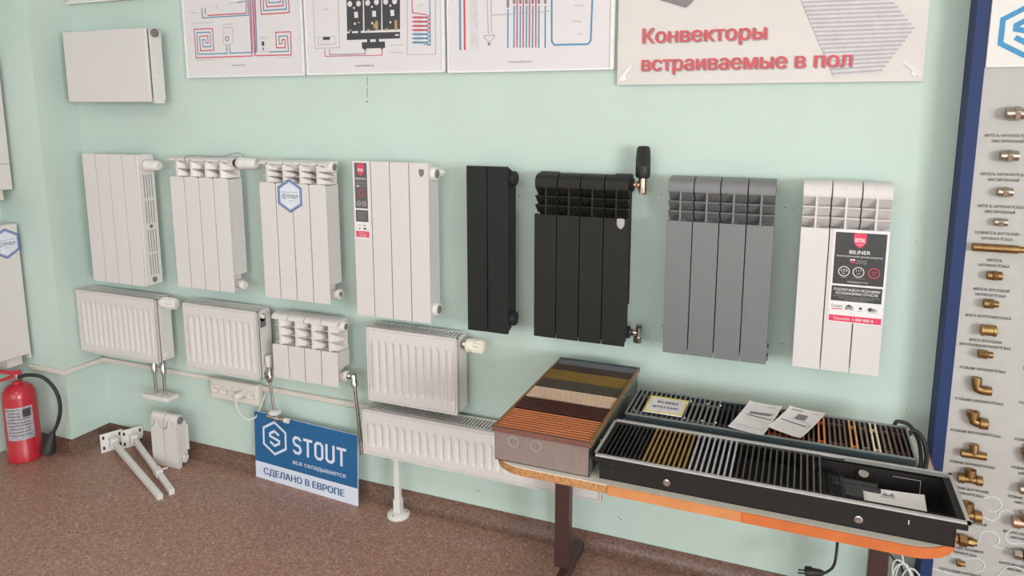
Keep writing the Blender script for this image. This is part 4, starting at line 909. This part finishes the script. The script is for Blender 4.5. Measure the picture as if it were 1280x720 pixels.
for k in range(44): b.box(.012+k*.0134, .0128+k*.0134, .02, D-.02, .045, .054)
b.build('heat_exchanger', DARK, t)
b = MB(); b.box(.60, .640, .07, .16, .010, .044); b.cyl((.57, .12, .040), (.68, .12, .040), .009); b.cyl((.57, .145, .040), (.675, .145, .040), .009); b.build('pipe_connection', mat('dark_steel', (42, 41, 41), .45), t)
b = MB(); fx, fz = .745, .018
b.M = wallM(0, D-.0022, 0); b.line([(.70, .016), (.775, .016), (.775, .056), (.712, .056)], .0016, 0, False); b.build('window_outline', LBL_PALE, t)
b = MB(); b.lathe((.645, D-.012, .052), (0, -.5, .9), [(0, .009), (.003, .012), (.005, .012), (.006, .007)], 16)
for x in (.178, .625): b.lathe((x, 0, .024), (0, -1, 0), [(0, .0095), (.002, .0095), (.003, .006), (.005, .0055)], 16)
pieces(b, 'levelling_screw', CHROME, t)
b = MB()
for x, z in ((.035, .062), (.035, .045), (.035, .024), (.05, .066)): b.lathe((x, 0, z), (0, -1, 0), [(0, .005), (.001, .005)], 12)
pieces(b, 'knockout', RUBBER, t)
MB().box(.727, .729, -.0006, 0, .035, .050).build('slot_mark', LBL_WHITE, t)

# papers and sign lying on the convectors
def sheet(name, label, cat, corners, z, thick, m, printing=None, curl=.004, group=None):
    """corners: front-left, back-left, back-right, front-right"""
    a, bb, c, d = [Vector((p[0], p[1], 0)) for p in corners]; n = 8
    o0 = (a+bb+c+d)/4; root = thing(name, label, cat, (o0.x, o0.y, z), group=group)
    def P(u, v): return (a*(1-u)*(1-v)+bb*(1-u)*v+c*u*v+d*u*(1-v))-o0
    vs = []
    for lay in (0, thick):
        for j in range(n+1):
            for i in range(n+1):
                u, v = i/n, j/n; p = P(u, v); vs.append((p.x, p.y, lay+curl*((2*v-1)**4*.6+(2*u-1)**4*.4)))
    N = (n+1)*(n+1); f = []
    for j in range(n):
        for i in range(n):
            q = j*(n+1)+i; f.append((N+q, N+q+1, N+q+n+2, N+q+n+1)); f.append((q, q+n+1, q+n+2, q+1))
    for i in range(n):
        f += [(i, i+1, N+i+1, N+i), (n*(n+1)+i+1, n*(n+1)+i, N+n*(n+1)+i, N+n*(n+1)+i+1), ((i+1)*(n+1), i*(n+1), N+i*(n+1), N+(i+1)*(n+1)), (i*(n+1)+n, (i+1)*(n+1)+n, N+(i+1)*(n+1)+n, N+i*(n+1)+n)]
    b = MB(); b.add(vs, f); sh = b.build('sheet', m, root)
    if printing:
        b = MB(); mats = printing(b)
        b.v = [(lambda p, u, v: (p.x, p.y, h_+thick+.0005+curl*((2*v-1)**4*.6+(2*u-1)**4*.4)))(P(x, y), x, y) for x, y, h_ in b.v]
        b.build('printing', mats, sh)
    return root
def pr_elsen(b):
    k = .045
    for p in ([(0, 0), (1, 0), (1, k*1.4), (0, k*1.4)], [(0, 1-k*1.4), (1, 1-k*1.4), (1, 1), (0, 1)], [(0, 0), (k, 0), (k, 1), (0, 1)], [(1-k, 0), (1, 0), (1, 1), (1-k, 1)]): b.poly(p, 0)
    b.text('ELSEN', .25, .60, .52, .15, 1, .02); b.text('SYSTEMS', .20, .30, .64, .13, 2, .03); b.disc(.2, .36, .035, 3, 10)
    return [mat('sign_yellow', (236, 214, 84), .5), INK, mat('sign_violet', (92, 88, 128), .5), PRN_GREY]
sheet('name_card', 'white card with yellow border and black capitals lying on the back convector', 'sign', [(-.402, -.386), (-.401, -.262), (-.285, -.262), (-.289, -.386)], TT+.0765, .003, LBL_WHITE, pr_elsen, 0)
def pr_l1(b):
    b.poly([(.22, .68), (.24, .60), (.80, .63), (.92, .70), (.80, .72)], 0); b.line([(.16, .56), (.92, .52)], .018, 1); b.text('ELSEN', .62, .90, .22, .035, 0)
    for y in (.46, .42, .20, .17): b.line([(.12, y), (.85, y-.02)], .006, 2)
    b.line([(.12, .82), (.4, .80)], .006, 2)
    return [PRN_GREY, INK, PRN_LIGHT]
def pr_l2(b):
    b.poly([(.36, .62), (.36, .82), (.64, .82), (.66, .62)], 0); b.poly([(.28, .58), (.28, .62), (.8, .60), (.8, .56)], 2); b.line([(.08, .47), (.80, .44)], .022, 1); b.ring(.86, .46, .06, .014, 0)
    b.line([(.1, .92), (.42, .92)], .03, 0); b.text('ELSEN', .68, .90, .22, .03, 0)
    for y in (.38, .34, .30, .18): b.line([(.1, y), (.7, y-.01)], .006, 2)
    return [PRN_GREY, INK, PRN_LIGHT]
sheet('leaflet', 'white leaflet with a long grey drawing on the back convector, left of the pair', 'leaflet', [(-.155, -.408), (-.110, -.192), (-.014, -.199), (-.058, -.428)], TT+.075, .0006, PAPER, pr_l1, .006, 'leaflets on the convectors')
sheet('leaflet', 'white leaflet with a square grey drawing on the back convector, right of the pair', 'leaflet', [(-.050, -.371), (.007, -.194), (.106, -.212), (.038, -.416)], TT+.0765, .0006, PAPER, pr_l2, .008, 'leaflets on the convectors')
def pr_p(b):
    b.poly([(.36, .80), (.40, .90), (.46, .84), (.52, .92), (.56, .80)], 0); b.line([(.35, .76), (.57, .76)], .02, 0)
    for y in (.5, .45, .4): b.line([(.2, y), (.75, y)], .006, 1)
    return [PRN_GREY, PRN_LIGHT]
root = sheet('leaflet', 'white folded sheet lying inside the open end of the front convector tray', 'leaflet', [(.150, -.672), (.178, -.556), (.322, -.546), (.318, -.672)], TT+.034, .0008, PAPER, pr_p, .003, 'leaflets on the convectors')
root.rotation_euler = (math.radians(8), 0, 0)
MB().box(-.05, .05, -.05, .05, -.030, -.004).build('folded_part', PAPER, root)
# cables
b = MB(); b.tube([(.318, -.225, TT+.05), (.335, -.225, TT+.075), (.357, -.235, TT+.060), (.366, -.26, TT+.025), (.360, -.30, TT+.008), (.345, -.335, TT+.006), (.325, -.37, TT+.006)], .0062, 10, smooth=8)
b.tube([(.290, -.196, TT+.072), (.30, -.18, TT+.078), (.33, -.185, TT+.072), (.350, -.22, TT+.045), (.352, -.28, TT+.012), (.34, -.33, TT+.016)], .0055, 10, smooth=8)
tag(b.build('power_cable', RUBBER), 'thick black cable looping off the right end of the back convector', 'cable')
pc = thing('power_cable', 'black cable with a plug hanging below the table front', 'cable', (.16, -.2, .198))
b = MB(); b.tube([(.165, -.055, .645), (.170, -.03, .56), (.172, -.1, .42), (.166, -.19, .33), (.160, -.2, .285), (.145, -.2, .262), (.132, -.2, .252)], .0042, 8, smooth=6); b.build('cord', RUBBER, pc, loc=(-.16, .2, -.22))
b = MB(); b.lathe((.134, -.2, .254), (-1, .1, -.25), [(0, .007), (.012, .011), (.03, .013), (.036, .017), (.052, .017), (.054, .013)], 16)
for dy in (-.008, .008): b.cyl((.082, -.195+dy, .241), (.062, -.193+dy, .236), .0024, 8)
b.build('plug', RUBBER, pc, loc=(-.16, .2, -.22))
b = MB(); b.tube([(.30, -.05, .60), (.305, -.05, .30), (.335, -.05, .245), (.365, -.052, .215), (.372, -.05, .16)], .0032, 8, smooth=5)
tag(b.build('thin_cable', RUBBER), 'thin black cable slanting down right of the table leg', 'cable')
b = MB(); rr = random.Random(3)
for k in range(6):
    cx = .372+rr.uniform(-.012, .014); cz = .20+rr.uniform(-.03, .03); ra = rr.uniform(.02, .032); rb = rr.uniform(.05, .075); ph = rr.uniform(-.5, .5)
    pts = []
    for i in range(17):
        a = 2*PI*i/16; u = ra*math.cos(a); v = rb*math.sin(a)
        pts.append((cx+u*math.cos(ph)-v*math.sin(ph), -.112-.004*k+.004*math.sin(a*2), cz+u*math.sin(ph)+v*math.cos(ph)))
    b.tube(pts, .0026, 7)
b.tube([(.36, -.06, .645), (.352, -.09, .35), (.362, -.112, .25)], .0026, 7, smooth=4)
b.tube([(.372, -.136, .232), (.372, -.138, .200), (.372, -.136, .17)], .010, 8)
tag(b.build('cable_coil', WHITE2), 'bundle of coiled white cable hanging under the right end of the table', 'cable')

# ---------------------------------------------------------------- fittings display board at the right
BOARDBLUE = mat('board_blue', (36, 53, 98), .55, var=.06, scale=200, spec=.3); BOARDG = mat('brushed_grey_board', (176, 174, 171), .55, 0, var=.03, scale=30)
BX = .417; BK = .981
t = thing('display_board', 'tall blue-edged grey display board of small pipe fittings', 'display board', (BX*BK, -.001, 1.643*(1-BK)))
t.scale = (BK, 1, BK)
b = MB(); b.box(0, 1.25, -.089, 0, -.03, 2.5); b.build('panel', BOARDG, t)
b = MB(); b.box(-.001, .0325, -.091, 0, -.03, 2.5); b.build('edge_strip', BOARDBLUE, t, bevel=.001)
b = MB(); b.box(.0335, 1.2, -.095, -.089, 1.757, 2.45); hp = b.build('header_sheet', WHITE2, t, bevel=.001)
LOGOB = mat('logo_blue', (44, 132, 184), .4)
b = MB(); b.M = wallM(0, -.0956, 0); b.hexlogo(.118, 1.853, .064, .0135, 0); b.build('logo', LOGOB, hp)
b = MB(); b.M = wallM(-BX, -.0894, 0)
def cap(z, lines, x=.5225, hgt=.0085):
    for i, (s_, w_) in enumerate(lines): b.text(s_, x, z-i*.0155, w_, hgt, 0, .01, 'c')
for z, l in ((1.567, [('НИППЕЛЬ НАРУЖНАЯ РЕЗЬБА', .115), ('НИКЕЛИРОВАННЫЙ', .075)]), (1.459, [('НИППЕЛЬ НАРУЖНАЯ РЕЗЬБА', .115), ('НИКЕЛИРОВАННЫЙ', .075)]), (1.368, [('НИППЕЛЬ НАРУЖНАЯ РЕЗЬБА', .11), ('НИКЕЛИРОВАННЫЙ', .073)]), (1.291, [('УДЛИНИТЕЛЬ ВНУТРЕННЯЯ /', .11), ('НАРУЖНАЯ РЕЗЬБА', .076)]), (1.213, [('НИППЕЛЬ', .038), ('НАРУЖНАЯ РЕЗЬБА', .076)]), (1.126, [('НИППЕЛЬ ПЕРЕХОДНОЙ', .088), ('НАРУЖНАЯ РЕЗЬБА', .076)]), (1.046, [('МУФТА ВНУТРЕННЯЯ РЕЗЬБА', .112)]), (.973, [('МУФТА ПЕРЕХОДНАЯ', .080), ('ВНУТРЕННЯЯ/НАРУЖНАЯ РЕЗЬБА', .128)]), (.886, [('УГОЛЬНИК НАРУЖНАЯ РЕЗЬБА', .116)]), (.788, [('УГОЛЬНИК НАРУЖНАЯ РЕЗЬБА', .122)]), (.688, [('УГОЛЬНИК ВНУТРЕННЯЯ РЕЗЬБА', .128)]), (.588, [('ТРОЙНИК НАРУЖНАЯ РЕЗЬБА', .118)]), (.507, [('ТРОЙНИК ВНУТРЕННЯЯ', .10), ('НАРУЖНАЯ РЕЗЬБА', .076)]), (.402, [('ТРОЙНИК РЕДУКЦИОННЫЙ', .11)]), (.312, [('СОЕДИНЕНИЕ РАЗЪЕМНОЕ', .11), ('НАРУЖНАЯ РЕЗЬБА', .076)]), (.232, [('ПЕРЕХОДНИК НАРУЖНЫЙ', .11)])): cap(z, l)
for z, l in ((.905, 'УГОЛЬНИК'), (.80, 'ТРОЙНИК'), (.688, 'УГОЛЬНИК'), (.60, 'ТРОЙНИК'), (.508, 'ТРОЙНИК'), (.395, 'ФУТОРКА'), (.292, 'КОНТРГАЙКА')): cap(z, [(l+' НАРУЖНАЯ РЕЗЬБА', .12), ('НИКЕЛИРОВАННЫЙ', .08)], .68)
# puzzle outline at the foot of the board
pz = [(.43, .235), (.475, .300), (.49, .298), (.50, .285), (.515, .287), (.53, .284)]
def arc(cx, cz, r, a0, a1, n=10): return [(cx+r*math.cos(a0+(a1-a0)*k/n), cz+r*math.sin(a0+(a1-a0)*k/n)) for k in range(n+1)]
for pts in (pz, [(.43, .232), (.48, .228), (.53, .222), (.545, .224)], [(.53, .285)]+arc(.562, .272, .022, 2.2, -1.6), [(.535, .345), (.556, .343), (.566, .352)]+arc(.588, .365, .026, 3.6, -.7)+[(.60, .345), (.66, .338)], arc(.65, .385, .022, 1.6, 4.5)+[(.68, .372)], [(.53, .44), (.59, .425), (.602, .436)]+arc(.625, .447, .02, 3.5, -.2)+[(.65, .42)], arc(.585, .478, .024, -2, 2.6), arc(.66, .262, .03, .3, 2.9)+[(.61, .235)]):
    b.line(pts, .0034, 1)
b.build('printing', [INK, mat('puzzle_line_print', (206, 207, 212), .5)], t)
FIT = 'pipe fittings mounted on the display board'
def fit(label, x, z, build, m, name='pipe_fitting', s=1.0):
    o = MB(); build(o); o.v = [(a*s, c*s, e*s) for a, c, e in o.v]
    q = o.build(name, m, bevel=.0006); q.location = (x*BK, -.0902, 1.643+(z-1.643)*BK); return tag(q, label, 'pipe fitting', FIT)
def thread(o, p, d, L, r):
    n = max(2, int(L/.0022)); pr = []
    for k in range(n): pr += [(L*k/n, r), (L*(k+.5)/n, r*.93)]
    pr.append((L, r*.95)); o.lathe(p, d, pr, 20)
def nipple(L, r, rh, lr=None):
    def f(o):
        y = -rh*.87
        o.lathe((-.006, y, 0), (1, 0, 0), [(0, rh), (.012, rh)], 6)
        thread(o, (-.005, y, 0), (-1, 0, 0), L/2-.005, r); thread(o, (.005, y, 0), (1, 0, 0), L/2-.005, lr or r)
    return f
def longf(o): o.lathe((-.062, -.0115, 0), (1, 0, 0), [(0, .0105), (.002, .0115), (.108, .0115), (.11, .0095)], 24); thread(o, (.046, -.0115, 0), (1, 0, 0), .018, .0092)
def coupling(o): o.lathe((-.019, -.0165, 0), (1, 0, 0), [(0, .0145), (.001, .0165), (.008, .0165), (.009, .0150), (.029, .0150), (.030, .0165), (.037, .0165), (.038, .0145)], 24)
def reducer(o): o.lathe((-.018, -.0145, 0), (1, 0, 0), [(0, .0135), (.020, .0145), (.024, .0105)], 6); thread(o, (.004, -.0145, 0), (1, 0, 0), .014, .0095)
def elbow(female):
    def f(o):
        r = .0135; y = -r-.001
        o.tube([(-.014, y, .018), (-.014, y, .002), (-.011, y, -.008), (-.002, y, -.012), (.012, y, -.012)], r*.92, 16)
        if female:
            o.lathe((-.014, y, .004), (0, 0, 1), [(0, r*.9), (.002, r*1.22), (.018, r*1.22), (.018, r*.8), (.012, r*.75)], 22); o.lathe((.002, y, -.012), (1, 0, 0), [(0, r*.9), (.002, r*1.2), (.022, r*1.2), (.022, r*.8), (.015, r*.75)], 22)
        else:
            thread(o, (-.014, y, .006), (0, 0, 1), .018, r); thread(o, (.002, y, -.012), (1, 0, 0), .022, r)
    return f
def tee(female, s=1):
    def f(o):
        r = .012; y = -r-.002
        o.cyl((-.03, y, -.006), (.03, y, -.006), r*.92); o.cyl((0, y, -.006), (0, y, .022), r*.92)
        if female:
            for p, d in (((-.014, y, -.006), (-1, 0, 0)), ((.014, y, -.006), (1, 0, 0)), ((0, y, .008), (0, 0, 1))): o.lathe(p, d, [(0, r*.95), (.001, r*1.2), (.017, r*1.2), (.017, r*.75), (.012, r*.7)], 22)
        else:
            for p, d in (((-.012, y, -.006), (-1, 0, 0)), ((.012, y, -.006), (1, 0, 0)), ((0, y, .006), (0, 0, 1))): thread(o, p, d, .020, r)
    return f
def union(o):
    y = -.0165
    o.lathe((-.010, y, 0), (1, 0, 0), [(0, .019), (.02, .019)], 6); o.lathe((-.030, y, 0), (1, 0, 0), [(0, .013), (.018, .013)], 6); o.lathe((.012, y, 0), (1, 0, 0), [(0, .014), (.016, .014)], 8); thread(o, (.024, y, 0), (1, 0, 0), .012, .0105)
def small(o):
    y = -.0125; o.lathe((-.012, y, 0), (1, 0, 0), [(0, .013), (.014, .013)], 6); thread(o, (.002, y, 0), (1, 0, 0), .012, .0095)
FX = .523
fit('large nickel nipple, topmost of the fittings on the board', FX+.010, 1.632, nipple(.050, .0165, .020), NICKEL)
fit('medium nickel nipple, second from the top of the board', FX+.004, 1.516, nipple(.042, .0145, .0175), NICKEL)
fit('small nickel nipple, third from the top of the board', FX+.004, 1.415, nipple(.036, .0125, .0152), NICKEL)
fit('smallest nickel nipple, just above the long brass pipe piece', FX+.002, 1.329, nipple(.032, .0105, .0125), NICKEL)
fit('long straight brass extension, the longest fitting on the board', FX+.003, 1.254, longf, BRASS)
fit('brass nipple just below the long brass extension', FX+.001, 1.175, nipple(.036, .0125, .0150), BRASS)
fit('brass reducing nipple with one thinner end, above the plain coupling', FX, 1.092, nipple(.036, .0135, .0150, .0095), BRASS)
fit('plain round brass coupling with rolled rims', FX, 1.014, coupling, mat('dull_brass', (176, 148, 100), .4, 1, var=.1))
fit('shiny brass reducer with a hexagonal collar, above the upper elbow', FX, .941, reducer, BRASS)
fit('brass elbow with threaded outer ends, upper of the two elbows', FX, .844, elbow(False), BRASS)
fit('brass elbow with wide smooth sockets, lower of the two elbows', FX, .742, elbow(True), BRASS)
fit('brass tee with threaded arms, upper of the two plain tees', FX-.002, .635, tee(False), BRASS)
fit('brass tee with wide smooth sockets, above the bulky tee behind the black tray', FX-.004, .556, tee(True), BRASS)
fit('bulky brass reducing tee half hidden by the corner of the black tray', FX-.004, .445, tee(True), BRASS, s=1.22)
fit('brass hexagonal union beside the end of the orange table edge', FX-.006, .352, union, BRASS)
fit('tiny hexagonal brass fitting at the foot of the board', FX-.004, .272, small, BRASS, s=.85)
fit('brass elbow cut by the right edge, uppermost in the second column', .668, .649, elbow(True), BRASS)
fit('nickel tee cut by the right edge, second in the second column', .675, .553, tee(True), NICKEL)
fit('nickel and brass tee cut by the right edge, third in the second column', .672, .448, tee(True), BRASSP, s=1.15)
fit('nickel union cut by the right edge, lowest in the second column', .682, .342, union, NICKEL, s=1.1)
